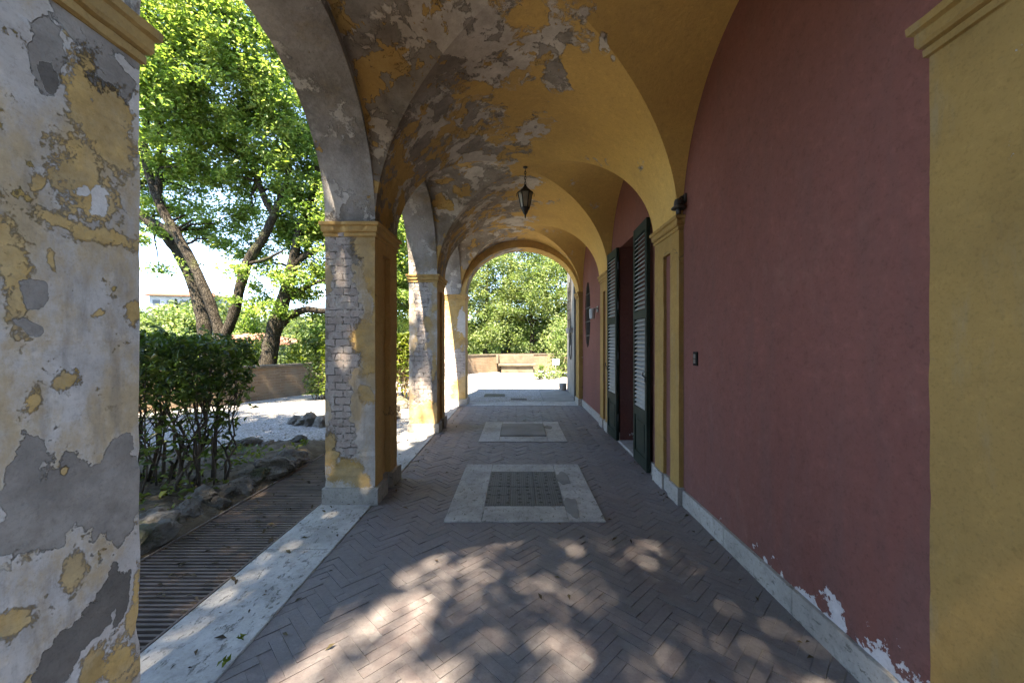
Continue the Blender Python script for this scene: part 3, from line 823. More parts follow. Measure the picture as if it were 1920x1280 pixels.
# cement mends on the surrounds
def blot(name, c, r, z, mat, seed):
    mb = MB(); n = 26; pts = []
    for k in range(n):
        a = 2*PI*k/n; q = 1+.45*mnoise.noise((math.cos(a)*1.6+seed, math.sin(a)*1.6, seed))
        pts.append((c[0]+r[0]*q*math.cos(a), c[1]+r[1]*q*math.sin(a)))
    mb.face([(x, y, z) for x, y in pts])
    for k in range(n):
        k2 = (k+1) % n; mb.face([(*pts[k2], z), (*pts[k], z), (*pts[k], 0), (*pts[k2], 0)])
    return mb.build(name, mat)
for i, (c, r) in enumerate([((.47, 3.98), (.07, .16)), ((.455, 3.30), (.06, .19)), ((.50, 6.35), (.07, .10))]):
    tag(blot('cement_patch', c, r, .0175, concm, i*3.1), ['grey cement mend on the surround beside the far plates', 'grey cement mend on the surround beside the near plates', 'grey cement mend beside the plain slab'][i], 'cement patch', 'cement mends on the manhole surrounds')

# long walk-over grating outside the arches
GX0, GX1, GY0, GY1 = -2.40, -1.69, .2, 5.0
gr = empty('floor_grating', (-2.04, 2.6, 0), label='long rusty slatted grating beside the travertine strip', cat='grating')
mb = MB(); y = GY0
while y < GY1:
    z = .004+.003*random.random()
    mb.box((GX0+.02, y, -.035), (GX1-.012, y+.015, z)); y += .036
mb.build('slats', rustm, gr)
mb = MB()
for x in (GX0, GX1-.012): mb.box((x, GY0, -.06), (x+.012, GY1, .010))
for x in (-2.2, -1.95): mb.box((x, GY0, -.075), (x+.01, GY1, -.037))
mb.build('frame', rustm, gr)
mb = MB(); mb.face([(GX0, GY0, -.16), (GX1, GY0, -.16), (GX1, GY1, -.16), (GX0, GY1, -.16)])
for x in (GX0-.0, GX1+.0): mb.face([(x, GY0, -.16), (x, GY1, -.16), (x, GY1, .0), (x, GY0, .0)])
for y in (GY0, GY1): mb.face([(GX0, y, -.16), (GX1, y, -.16), (GX1, y, 0), (GX0, y, 0)])
mb.build('drain_channel', simple('channel_mud', (.03, .024, .02), (.075, .05, .038), 4, .95, 30, .6), gr)

# ------------------------------------------------------------------ COURT, TERRAIN
wall_line = [(-14, 2.5), (-10.5, 4.6), (-8.2, 6.8), (-6.9, 8.3), (-6.2, 9.3), (-5.44, 10.8), (-4.75, 12.6), (-3.8, 14.6), (-2.5, 16.6), (-1.2, 17.9), (.4, 18.6), (2.2, 18.9), (5, 19), (9, 18.6), (13, 17.5)]
def smooth_line(L, n=6):
    out = []
    for i in range(len(L)-1):
        p0, p1, p2, p3 = (Vector(L[max(i-1, 0)]), Vector(L[i]), Vector(L[i+1]), Vector(L[min(i+2, len(L)-1)]))
        for k in range(n):
            t = k/n
            out.append(.5*((2*p1)+(p2-p0)*t+(2*p0-5*p1+4*p2-p3)*t*t+(3*p1-p0-3*p2+p3)*t**3))
    out.append(Vector(L[-1])); return out
WL = smooth_line(wall_line)
# gravel court (with the slot of the grating left open)
poly = [(p.x, p.y) for p in WL]+[(14, 14), (16, 2), (15, -14), (0, -20), (-15, -16), (-18, -4)]
bm = bmesh.new()
vs = [bm.verts.new((x, y, -.008)) for x, y in poly]
hole = [bm.verts.new(q) for q in ((GX0, GY0, -.008), (GX1, GY0, -.008), (GX1, GY1, -.008), (GX0, GY1, -.008))]
ed = [bm.edges.new((vs[i], vs[(i+1) % len(vs)])) for i in range(len(vs))]+[bm.edges.new((hole[i], hole[(i+1) % 4])) for i in range(4)]
bmesh.ops.triangle_fill(bm, use_beauty=True, use_dissolve=False, edges=ed)
bmesh.ops.recalc_face_normals(bm, faces=bm.faces)
if sum(f.normal.z for f in bm.faces) < 0: bmesh.ops.reverse_faces(bm, faces=bm.faces)
me = bpy.data.meshes.new('gravel_court'); bm.to_mesh(me); bm.free()
tag(link('gravel_court', me, gravelm), 'pale gravel court round the portico', 'court', kind='structure')

def hills(x, y):
    r = math.hypot(x, y-4)
    a = math.atan2(x, y)
    z = -3.2*min(1, max(0, (r-19)/7))-.05
    if r > 26:
        t = min(1, (r-26)/110); z += (7.0+1.5*math.sin(a*3+1)+1.2*math.sin(a*7))*t**1.2
        t2 = min(1, max(0, (r-150)/500)); z += 16*t2*(1+.4*math.sin(a*5))
        z += 1.2*mnoise.noise((x*.03, y*.03, 0))*min(1, (r-26)/30)
    return z
mb = MB(); rr = [0, 6, 12, 15, 17.5, 19, 21, 24, 28, 34, 42, 52, 66, 82, 100, 125, 160, 210, 300, 450, 700, 1100, 2000, 4000]
mb.grid([[(r*math.sin(2*PI*k/96), 4+r*math.cos(2*PI*k/96), hills(r*math.sin(2*PI*k/96), 4+r*math.cos(2*PI*k/96)) if r > 0 else -.25) for k in range(97)] for r in rr], 0)
for i, v in enumerate(mb.v):
    if math.hypot(v[0], v[1]-4) < 20: mb.v[i] = (v[0], v[1], min(v[2], -.3))
terr = simple('wooded_slope', (.05, .07, .025), (.09, .105, .045), .15, .95, 1.2, 1.0, .6)
tag(mb.build('hillside', terr, smooth=True, fix=True), 'green hillside beyond the terrace wall', 'hillside', kind='structure')

# concrete apron at the villa corner
mb = MB(); mb.box((.62, 9.03, -.05), (1.425, 11.3, .004)); tag(mb.build('concrete_apron', concm), 'grey concrete apron at the foot of the grey wall', 'paving', kind='structure')

# low brick parapet of the court
def mat_parapet():
    T = NT('parapet_brick'); p = T.pos(); x = T.xyz(T.vm('MULTIPLY_ADD', T.noisec(p, 8, 3), (.02,)*3, p))
    br = T.n('TexBrick', {'Vector': T.comb(T.m('ADD', T.m('MULTIPLY', x[0], .7), T.m('MULTIPLY', x[1], .7)), x[2]), 'Color1': (.21, .135, .085), 'Color2': (.155, .105, .07), 'Mortar': (.24, .19, .14),
             'Scale': 1., 'Mortar Size': .007, 'Mortar Smooth': .3, 'Brick Width': .26, 'Row Height': .068})
    med = T.noise(p, 3.5, 8, .66); fine = T.noise(p, 30, 6)
    col = T.mix(T.ramp(med, .35, .65), br.outputs[0], (.20, .155, .11))
    col = T.mix(T.m('MULTIPLY', T.ramp(T.noise(p, 1.2, 6), .5, .7), .5), col, (.10, .085, .06))
    return T.done(col, .95, T.bump(T.m('SUBTRACT', fine, T.m('MULTIPLY', br.outputs[1], .8)), .7, .01), spec=.1)
parm = mat_parapet()
par = empty('parapet_wall', (-5.44, 10.8, 0), label='low curved brick parapet wall closing the gravel court', cat='wall')
mb = MB(); rows = []
nrm = []
for i, p in enumerate(WL):
    t = (WL[min(i+1, len(WL)-1)]-WL[max(i-1, 0)]).normalized(); nrm.append(Vector((-t.y, t.x)))
HW = .76
for p, q in zip(WL, nrm):
    a, b = p-q*.0, p+q*.3
    rows.append([(a.x, a.y, -.4), (a.x, a.y, HW), (b.x, b.y, HW), (b.x, b.y, -3.5)])
mb.grid(rows, 0); mb.build('brick_face', parm, par)
mb = MB(); rows = []
for p, q in zip(WL, nrm):
    a, b = p-q*.03, p+q*.33
    w = .008*mnoise.noise((p.x*2, p.y*2, 0))
    rows.append([(a.x, a.y, HW+.002), (a.x, a.y, HW+.06+w), (b.x, b.y, HW+.06+w), (b.x, b.y, HW+.002)])
mb.grid(rows, 0); mb.build('coping', simple('coping_brick', (.15, .12, .09), (.08, .07, .05), 5, .95, 30, .7, .01), par)

# stone bench against the parapet
bn = empty('stone_bench', (.05, 18.0, 0), label='old brick and stone bench built against the parapet', cat='bench')
benchm = simple('bench_stone', (.19, .15, .11), (.11, .09, .065), 3, .95, 22, .8, .02)
mb = MB(); mb.box((-.72, 17.55, -.02), (.72, 18.25, .30)); mb.build('base', benchm, bn, bevel=.02)
mb = MB(); mb.box((-.85, 17.45, .302), (.85, 18.25, .40)); mb.build('seat', benchm, bn, bevel=.02)
mb = MB(); mb.box((-.85, 18.06, .402), (.75, 18.30, .79)); mb.box((-.97, 17.75, .402), (-.853, 18.30, .80)); mb.build('backrest', benchm, bn, bevel=.02)

# small drains in the gravel
for i, (x0, x1, y0, y1, lab) in enumerate([(-.86, -.32, 10.0, 10.45, 'wider dark drain cover in the gravel beyond the threshold'), (-.16, .23, 9.45, 9.62, 'narrow drain slot in the gravel close to the threshold')]):
    e = empty('drain_cover', ((x0+x1)/2, (y0+y1)/2, 0), label=lab, cat='drain cover', group='drains in the gravel')
    mb = MB(); mb.box((x0, y0, -.03), (x1, y0+.02, .004)); mb.box((x0, y1-.02, -.03), (x1, y1, .004)); mb.box((x0, y0+.02, -.03), (x0+.02, y1-.02, .004)); mb.box((x1-.02, y0+.02, -.03), (x1, y1-.02, .004)); mb.build('frame', rustm, e)
    mb = MB(); x = x0+.03
    while x < x1-.03: mb.box((x, y0+.021, -.03), (x+.02, y1-.021, .002)); x += .042
    mb.box((x0+.021, y0+.021, -.035), (x1-.021, y1-.021, -.006)); mb.build('slats', blackm, e)

# stone stump pot and little sign at the villa corner
st = empty('stone_pot', (1.30, 11.2, 0), label='small round stone pot on the gravel by the grey wall', cat='pot')
mb = MB(); mb.lathe((1.30, 11.2, 0), [(.09, -.01), (.10, .03), (.105, .12), (.112, .19), (.11, .205), (.09, .21), (.085, .17)], 20); mb.build('body', plinthm, st, smooth=True)
mb = MB(); mb.lathe((1.30, 11.2, 0), [(.084, .165), (.05, .178), (.01, .18)], 16); mb.build('soil', soilm, st)
sg = empty('garden_sign', (1.47, 15.0, 0), label='small blank white sign on a thin post in front of the bush', cat='sign')
mb = MB(); mb.box((1.34, 14.99, .50), (1.60, 15.005, .74)); mb.build('board', simple('white_paint', (.78, .78, .76), (.7, .7, .68), 5, .5), sg, bevel=.004)
mb = MB(); mb.tube([(1.47, 15.02, -.02), (1.47, 15.02, .72)], .018, 8); mb.build('post', greywall, sg)

# ------------------------------------------------------------------ PLANTS
def leaf_mesh(name, cen, size, asp=.45, up=.5, jit=.45, outward=None, curl=.18):
    """one small folded blade per centre"""
    n = len(cen); cen = np.asarray(cen, float)
    nr = RNG.normal(size=(n, 3)); nr[:, 2] = np.abs(nr[:, 2])+up*1.1; nr[:, 1] -= .35
    if outward is not None: nr += outward
    nr /= np.linalg.norm(nr, axis=1)[:, None]
    t = RNG.normal(size=(n, 3)); t -= (t*nr).sum(1)[:, None]*nr; t /= np.linalg.norm(t, axis=1)[:, None]
    b = np.cross(nr, t)
    L = size*(1+jit*RNG.normal(size=n)).clip(.45, 1.8); Wd = L*asp
    base = cen-t*L[:, None]*.5; tip = cen+t*L[:, None]*.5-nr*(L*curl)[:, None]
    m1 = cen+nr*(L*.06)[:, None]-t*L[:, None]*.05
    le = m1+b*Wd[:, None]*.5+nr*(L*.07)[:, None]; ri = m1-b*Wd[:, None]*.5+nr*(L*.07)[:, None]
    V = np.stack([base, ri, tip, le], 1).reshape(-1, 3)
    idx = np.arange(n)*4
    Fc = np.concatenate([np.stack([idx, idx+1, idx+2], 1), np.stack([idx, idx+2, idx+3], 1)])
    me = bpy.data.meshes.new(name)
    me.vertices.add(len(V)); me.vertices.foreach_set('co', V.ravel())
    me.loops.add(len(Fc)*3); me.loops.foreach_set('vertex_index', Fc.ravel().astype(np.int32))
    me.polygons.add(len(Fc)); me.polygons.foreach_set('loop_start', np.arange(len(Fc), dtype=np.int32)*3)
    me.polygons.foreach_set('use_smooth', np.ones(len(Fc), bool))
    me.update(calc_edges=True); me.validate()
    return me

def clumps(blobs_, ncl, per, crad, flat=.6, shell=.0):
    """leaf centres in clumps inside ellipsoids; blobs_: (centre, radii)"""
    vol = np.array([r[0]*r[1]*r[2] for _, r in blobs_])**.72; vol /= vol.sum()
    out = []; cc = []
    for (c, r), f in zip(blobs_, vol):
        k = max(1, int(round(ncl*f)))
        d = RNG.normal(size=(k, 3)); d /= np.linalg.norm(d, axis=1)[:, None]
        rad = RNG.random(k)**(1/3); rad = shell+(1-shell)*rad
        P = np.array(c)+d*rad[:, None]*np.array(r)
        for p in P:
            s = crad*RNG.uniform(.6, 1.35); m = int(per*RNG.uniform(.5, 1.4))
            # sub sprays inside a clump
            q = p+RNG.normal(size=(m, 3))*np.array([s, s, s*flat])
            out.append(q); cc.append(p)
    return np.concatenate(out), np.array(cc)

def curve_pts(p0, p1, sag=.15, n=6, wob=.08):
    p0, p1 = Vector(p0), Vector(p1); d = p1-p0; L = d.length; out = []
    off = Vector((random.uniform(-1, 1), random.uniform(-1, 1), random.uniform(-.2, 1)))*L*sag
    for k in range(n+1):
        t = k/n; out.append(p0+d*t+off*(4*t*(1-t))*.5+Vector((random.uniform(-1, 1), random.uniform(-1, 1), random.uniform(-1, 1)))*wob*L*.15*(0 < k < n))
    return out

def nearest(pts, p):
    d = np.linalg.norm(np.asarray(pts)-np.asarray(p), axis=1); return int(d.argmin())

def tree(name, label, limbs, blobs_, ncl, per, crad, lsize, lmat, group=None, twigs=70, base=None, asp=.5, cat='tree', twr=.035, trk=1.0):
    """limbs: list of (points, radii)"""
    b = base or limbs[0][0][0]
    e = empty(name, b, label=label, cat=cat, group=group)
    mb = MB(); allp = []; allr = []
    for pts, rad in limbs:
        P = smooth3(pts, 5); R_ = np.interp(np.linspace(0, 1, len(P)), np.linspace(0, 1, len(rad)), rad)*trk
        mb.tube(P, list(R_), 14, rough=.22); allp += [tuple(p) for p in P]; allr += list(R_)
    q, cc = clumps(blobs_, ncl, per, crad)
    idx = RNG.permutation(len(cc))[:twigs]
    for i in idx:
        k = nearest(allp, cc[i]); P = curve_pts(allp[k], cc[i], .25, 6, .3)
        r0 = min(allr[k]*.55, twr*(1+.25*(P[-1]-P[0]).length)); mb.tube(P, list(np.linspace(r0, .008, len(P))), 6)
    mb.build('trunk', barkm, e, smooth=True)
    link('crown', leaf_mesh('crown', q, lsize, asp), lmat, e)
    return e

def smooth3(L, n=5):
    L = [Vector(p) for p in L]; out = []
    for i in range(len(L)-1):
        p0, p1, p2, p3 = L[max(i-1, 0)], L[i], L[i+1], L[min(i+2, len(L)-1)]
        for k in range(n):
            t = k/n; out.append(.5*((2*p1)+(p2-p0)*t+(2*p0-5*p1+4*p2-p3)*t*t+(3*p1-p0-3*p2+p3)*t**3))
    out.append(L[-1]); return out

def PX(L, d): return [at(a, b, d+(c[0] if c else 0)) for a, b, *c in L]
def BL(L, d): return [(tuple(at(a, b, d+dd)), (ra*d/F, rd, rb*d/F)) for a, b, ra, rb, dd, rd in L]

# forked oak beyond the parapet
D1 = 12.0
limbs = [(PX([(418, 760), (416, 690), (415, 632)], D1), [.30, .27, .25]),
         (PX([(416, 640), (402, 590), (372, 515), (335, 445), (296, 375), (272, 290), (278, 200)], D1), [.17, .165, .16, .15, .135, .11, .08]),
         (PX([(416, 640), (438, 590), (452, 530), (466, 490), (497, 440), (514, 402)], D1), [.18, .17, .16, .175, .15, .125]),
         (PX([(514, 402), (500, 378), (488, 350), (470, 300, .5), (450, 230, .8)], D1), [.13, .12, .10, .07, .04]),
         (PX([(512, 404), (530, 360), (541, 325), (538, 275), (552, 262)], D1), [.11, .10, .09, .07, .05]),
         (PX([(296, 380), (300, 300), (305, 200, -.6), (330, 100, -1)], D1), [.12, .1, .08, .05]),
         (PX([(335, 445), (300, 420, .5), (262, 400, .8)], D1), [.1, .08, .06]),
         (PX([(462, 495), (500, 485, -.3), (530, 470, -.6)], D1), [.07, .05, .03]),
         (PX([(538, 275), (480, 180, -.8), (430, 60, -1.4), (410, -60, -1.6)], D1), [.07, .06, .05, .03])]
bl = BL([(330, 60, 90, 90, -1.5, 1.4), (430, 70, 90, 90, -1.2, 1.6), (500, 130, 70, 90, -.6, 1.4), (400, 190, 110, 75, -.8, 1.6), (500, 250, 70, 60, -.2, 1.2), (330, 230, 70, 80, -.5, 1.4),
         (430, 300, 70, 55, 0, 1.2), (350, 330, 60, 40, .4, 1.), (300, 130, 60, 90, -1, 1.3), (540, 210, 50, 70, -.5, 1.2), (400, -60, 150, 70, -1.2, 1.8), (250, 120, 70, 150, -.4, 1.6),
         (560, 330, 40, 50, 0, 1.), (430, 345, 50, 22, .4, .9), (345, 385, 34, 14, .5, .7), (395, 440, 34, 12, .6, .4), (452, 505, 14, 16, -.5, .3), (285, 455, 22, 10, .6, .4), (430, 468, 36, 14, .8, .6), (420, 410, 50, 22, .7, .7), (375, 430, 30, 18, .9, .6), (480, 540, 18, 18, .6, .4), (330, 430, 24, 12, 1., .5), (445, 560, 12, 14, -.5, .25), (480, 470, 30, 40, .8, .6), (500, 330, 40, 40, .2, .8), (460, 400, 40, 30, .9, .8), (280, 500, 18, 10, .8, .4), (300, 400, 40, 30, .9, .8)], D1)
tree('oak_tree', 'big oak forking into two bent limbs beyond the parapet', limbs, bl, 950, 112, .185, .102, leaf_oak, twigs=190, trk=.85)
# leaning trunk behind it, to the left
limbs = [(PX([(392, 760), (388, 660), (376, 580), (352, 505), (312, 445), (262, 400), (200, 350)], 13.2), [.30, .27, .25, .23, .2, .18, .14])]
bl = BL([(230, 330, 60, 60, .2, 1.2), (290, 330, 40, 30, .8, 1.), (270, 425, 20, 10, .8, .5), (200, 250, 90, 90, .5, 1.5), (355, 490, 7, 12, -.5, .2)], 13.2)
tree('oak_tree', 'oak trunk leaning left behind the forked oak', limbs, bl, 220, 112, .20, .10, leaf_oak, twigs=50, trk=.78)
# right oak with arching low bough
D2 = 12.3
limbs = [(PX([(490, 760), (500, 690), (508, 640), (522, 590), (538, 540), (550, 490), (562, 430), (590, 350), (600, 260)], D2), [.40, .32, .28, .27, .23, .19, .15, .11, .07]),
         (PX([(524, 612), (545, 592), (575, 580), (610, 583), (650, 575), (690, 540)], D2), [.16, .14, .13, .12, .1, .06]),
         (PX([(548, 500), (575, 478), (610, 462), (660, 430), (700, 400)], D2), [.14, .12, .11, .09, .05]),
         (PX([(535, 560), (570, 540), (610, 525), (660, 520)], D2), [.1, .08, .06, .04]),
         (PX([(552, 480), (575, 470, .4), (590, 420, .8)], D2), [.09, .08, .05])]
bl = BL([(560, 400, 50, 50, .3, 1.), (590, 300, 50, 70, .6, 1.2), (650, 380, 70, 80, .4, 1.3), (585, 505, 30, 18, .5, .7), (505, 585, 26, 18, -.6, .35), (480, 575, 26, 24, .6, .6), (470, 610, 20, 16, .6, .5), (545, 520, 30, 18, -.4, .4), (575, 450, 34, 40, .4, .7), (570, 540, 30, 20, .5, .5), (530, 420, 26, 40, .6, .6), (590, 600, 20, 14, .4, .4), (575, 555, 22, 10, .3, .4), (650, 500, 60, 40, .2, 1.),
         (700, 460, 80, 100, .8, 1.4), (760, 430, 70, 120, 1.5, 1.6), (545, 440, 24, 30, .5, .5), (590, 640, 30, 25, 1.2, .6), (512, 505, 16, 12, .4, .3), (600, 430, 30, 40, .3, .6), (760, 560, 60, 60, 1.5, 1.4), (650, 620, 60, 40, 1.4, 1.)], D2)
tree('oak_tree', 'oak with an arching low bough right of the forked oak', limbs, bl, 720, 110, .18, .098, leaf_oak, twigs=140, trk=.8)

def column_tree(name, label, x, y, z0, h, r, lmat, ncl, per, crad, lsize, group, lean=.3, low=.12, twigs=26, cat='tree'):
    a = random.random()*6.28
    top = (x+lean*math.cos(a), y+lean*math.sin(a), z0+h*.9)
    limbs = [([(x, y, z0), (x+.1*lean, y, z0+h*.25), (x+.5*lean*math.cos(a), y+.5*lean*math.sin(a), z0+h*.6), top], [.035*h*.5+.03, .03*h*.45, .02*h*.4, .015])]
    bl = []
    for k in range(7):
        t = low+(1-low)*(k+.3)/7.2; rr_ = r*(.65+.5*math.sin(PI*min(1, t*.95+.1)))
        th = random.random()*6.28; o = r*.35
        bl.append(((x+o*math.cos(th)+lean*t*math.cos(a), y+o*math.sin(th)+lean*t*math.sin(a), z0+h*t), (rr_, rr_, h*.11)))
    return tree(name, label, limbs, bl, ncl, per, crad, lsize, lmat, group, twigs)

# trees beyond the end arch
end_t = [(-3.1, 21.4, 7.2, 1.5), (-1.7, 20.6, 8.0, 1.35), (-.5, 21.6, 9.0, 1.5), (.75, 20.8, 8.6, 1.4), (2.1, 21.4, 8.0, 1.4), (3.4, 20.8, 8.4, 1.5), (-4.5, 20.2, 8.2, 1.6), (-.9, 24.5, 10.2, 2.0), (1.6, 25.0, 9.6, 2.0), (4.6, 24.0, 10, 2.2), (-6.2, 18.3, 7.5, 1.6)]
end_lab = 'pale leafy tree in the dense row beyond the parapet'
for i, (x, y, h, r) in enumerate(end_t):
    z0 = hills(x, y)
    column_tree('leafy_tree', end_lab, x, y, z0, h-z0*.55-.9, r, leaf_far, 150, 110, .25, .10, 'trees in a row beyond the parapet', low=.2)
# bush in front of the parapet by the grey wall
def bush(name, label, cen, rad, n, lsize, lmat, nst=7, group=None, asp=.5, cat='bush', clr=.16, per=40):
    x, y, z = cen; e = empty(name, (x, y, z), label=label, cat=cat, group=group)
    mb = MB(); bl = [((x, y, z+rad[2]), rad)]
    q, cc = clumps(bl, max(3, n//per), per, clr, .8, .35)
    q = q[q[:, 2] > z+.02]
    for i in range(nst):
        p = cc[RNG.integers(len(cc))]; P = curve_pts((x+random.uniform(-.2, .2)*rad[0], y+random.uniform(-.2, .2)*rad[1], z), p, .2, 5, .3)
        mb.tube(P, list(np.linspace(.016, .006, len(P))), 6)
    mb.build('stem', stemm, e, smooth=True)
    link('foliage', leaf_mesh('foliage', q, lsize, asp), lmat, e)
    return e
bush('tall_bush', 'tall rounded green bush behind the small white sign', (1.75, 15.6, -.02), (.62, .5, 1.15), 2600, .10, leaf_far, 9)
bush('low_bush', 'sparse low plant on the gravel left of the small sign', (.85, 14.6, -.02), (.16, .14, .26), 160, .09, leaf_far, 5, clr=.07, per=20)
bush('low_bush', 'low weedy plant at the foot of the small sign', (1.25, 14.7, -.02), (.35, .22, .22), 360, .08, leaf_far, 6, clr=.08, per=20)

for i, (px, d, rx, rz, lab) in enumerate(((455, 13.2, .9, 1.0, 'bright green shrub beyond the parapet left of the arching oak'), (545, 13.6, .9, 1.05, 'bright green shrub beyond the parapet right of the arching oak'), (590, 13.0, .8, 1.1, 'green shrub beyond the parapet beside the dark trimmed bush'),
        (330, 14.5, 1.2, 1.25, 'green shrub behind the clipped hedge below the leaning trunk'), (400, 15.0, 1.1, 1.15, 'green shrub just behind the fork of the big oak'), (280, 13.6, 1.1, 1.2, 'green shrub beyond the parapet by the near pillar'), (500, 15.5, 1.2, 1.15, 'green shrub behind the foot of the arching oak'))):
    bush('garden_shrub', lab, ((px-VX)*d/F, d, -.6), (rx, .8, rz), 3600, .085, leaf_hedge if i % 2 == 0 else leaf_far, 6, 'shrubs beyond the parapet', cat='shrub')

# clipped shrubs
def hedge(name, label, x0, x1, y0, y1, zf, zt, z0, nleaf, lsize, lmat, nstem, low_leaf, asp=.42, smat=stemm, srad=.016, shape=None):
    e = empty(name, ((x0+x1)/2, (y0+y1)/2, z0), label=label, cat='hedge')
    n = nleaf
    # leaves thicken towards the clipped faces
    u = RNG.random((n, 3)); side = RNG.integers(0, 6, n); dep = RNG.random(n)**2*.45
    u[side == 0, 2] = 1-dep[side == 0]; u[side == 1, 2] = 1-dep[side == 1]*.5
    u[side == 2, 1] = dep[side == 2]; u[side == 3, 0] = 1-dep[side == 3]; u[side == 4, 1] = 1-dep[side == 4]
    P = np.array([x0, y0, zf])+u*np.array([x1-x0, y1-y0, zt-zf])
    wv = np.array([mnoise.noise((p[0]*3.1, p[1]*3.1, p[2]*3.1)) for p in P]); wv2 = np.array([mnoise.noise((p[0]*8, p[1]*8, p[2]*8+5)) for p in P])
    P[:, 2] += (.08*wv+.05*wv2)*(.35+.65*u[:, 2])+(RNG.random(n) < .03)*RNG.random(n)*.10*(u[:, 2] > .8); P[:, 1] += .07*wv2; P[:, 0] += .07*wv2
    if shape is not None: P = shape(P)
    keep = wv2+.5*wv > -.42
    P = P[keep]
    L = RNG.random((low_leaf, 3))*np.array([x1-x0, y1-y0, zf-z0-.15])+np.array([x0, y0, z0+.15])
    L = L[RNG.random(len(L)) < ((L[:, 2]-z0)/(zf-z0))**.8]
    mb = MB()
    for i in range(nstem):
        bx, by = random.uniform(x0+.1, x1-.1), random.uniform(y0+.2, y1-.2)
        tp = (bx+random.uniform(-.3, .3), by+random.uniform(-.25, .25), random.uniform(zf+.05, zt-.08))
        tp = (min(max(tp[0], x0+.05), x1-.05), min(max(tp[1], y0+.05), y1-.05), tp[2])
        S = curve_pts((bx, by, z0-.03), tp, .07, 7, .28); r0 = srad*random.uniform(.6, 1.5)
        mb.tube(S, list(np.linspace(r0, r0*.35, len(S))), 7, rough=.15)
        for k in range(3):
            s = S[random.randint(2, 5)]
            t2 = (s.x+random.uniform(-.3, .3), s.y+random.uniform(-.3, .3), s.z+random.uniform(.15, .5))
            t2 = (min(max(t2[0], x0), x1), min(max(t2[1], y0), y1), min(t2[2], zt-.05))
            B = curve_pts(s, t2, .15, 4, .3); mb.tube(B, list(np.linspace(r0*.45, r0*.2, len(B))), 5)
    mb.build('stem', smat, e, smooth=True)
    link('foliage', leaf_mesh('foliage', np.concatenate([P, L]), lsize, asp), lmat, e)
    return e
hedge('clipped_hedge', 'dark clipped shrub on bare stems between the near pillar and the grating', -4.9, -2.62, 3.05, 3.95, .90, 1.41, .09, 11500, .056, leaf_dark, 70, 2400, srad=.012)
# slender sapling at its right end
e = empty('sapling', (-2.86, 3.78, .1), label='slender single-stemmed sapling at the right end of the dark shrub', cat='sapling')
mb = MB(); ends = []
S = [at(400, 895, 3.72), at(402, 850, 3.72), at(405, 800, 3.72), at(410, 740, 3.75), at(418, 690, 3.8), at(430, 660, 3.8)]
mb.tube(S, [.021, .018, .016, .013, .009, .005], 8, rough=.15)
for (a, b, c, d) in ((403, 840, 370, 805), (404, 815, 430, 790), (406, 790, 380, 740), (408, 770, 445, 735), (412, 730, 440, 700), (410, 745, 392, 690), (415, 700, 446, 672), (404, 850, 425, 835)):
    p, q = at(a, b, 3.73), at(c, d, 3.73+random.uniform(-.15, .15)); B = curve_pts(p, q, .15, 4, .2); mb.tube(B, list(np.linspace(.008, .003, 5)), 5); ends += [B[-1], B[-2], B[-3]]
mb.build('stem', stemm, e, smooth=True)
P = np.concatenate([np.array(p)+RNG.normal(size=(7, 3))*.05 for p in ends]); link('foliage', leaf_mesh('foliage', P, .075, .42, .3), leaf_dark, e)

# hedge across the court beyond the pillars, brown stems below
hedge('court_hedge', 'sunlit yellow green hedge on brown stems seen between the first two pillars', -4.55, -2.3, 9.0, 9.9, .75, 1.58, 0, 9000, .085, leaf_hedge, 90, 1500, smat=simple('brown_stem', (.16, .11, .06), (.24, .17, .09), 8, .9), srad=.012)
hedge('dark_hedge', 'dark trimmed bush at the end of the parapet left of the first pillar', -5.1, -4.6, 9.3, 9.9, .15, 1.45, 0, 3800, .07, leaf_dark, 8, 200)

# planted bed and its rock edging
mb = MB(); nx, ny = 44, 60; rows = []
for j in range(ny+1):
    y = .2+(5.55-.2)*j/ny; row = []
    xr = -2.41-.0*y; xl = -5.6 if y < 4.0 else -5.6+(y-4.0)*2.02
    for i in range(nx+1):
        f = i/nx; x = xl+(xr-xl)*f
        ed_ = min(1, (1-f)*(xr-xl)/.30, max(0, f*(xr-xl)/.35), max(0, (5.55-y)/.5))
        z = -.03+.14*max(0, ed_)**.6+.03*mnoise.noise((x*2.2, y*2.2, 0))*ed_+.018*mnoise.noise((x*8, y*8, 1))*ed_
        row.append((x, y, z))
    rows.append(row)
mb.grid(rows); tag(mb.build('planting_bed', soilm, smooth=True, fix=True), 'raised earth bed under the dark shrub', 'soil bed', kind='structure')

def rock(c, r, seed, label, group):
    bm = bmesh.new(); bmesh.ops.create_icosphere(bm, subdivisions=4, radius=1.0)
    pl = [(Vector((random.gauss(0, 1), random.gauss(0, 1), random.gauss(0, 1))).normalized(), random.uniform(.5, .85)) for _ in range(13)]
    for v in bm.verts:
        p = v.co.normalized()
        k = 1.0
        for n_, dd in pl:
            t = p.dot(n_)
            if t > dd: k = min(k, dd/t)
        q = p*k
        q += p*(.20*mnoise.noise(p*1.6+Vector((seed, 0, 0)))+.13*(abs(mnoise.noise(p*3.6+Vector((0, seed, 0))))-.25)+.09*(abs(mnoise.noise(p*8+Vector((seed, seed, 0))))-.2)+.045*mnoise.noise(p*17))
        v.co = Vector((q.x*r[0], q.y*r[1], q.z*r[2]))
    me = bpy.data.meshes.new('border_rock'); bm.to_mesh(me); bm.free()
    o = link('border_rock', me, rockm); o.location = c; o.rotation_euler = (0, 0, random.uniform(0, 6))
    return tag(o, label, 'rock', group)
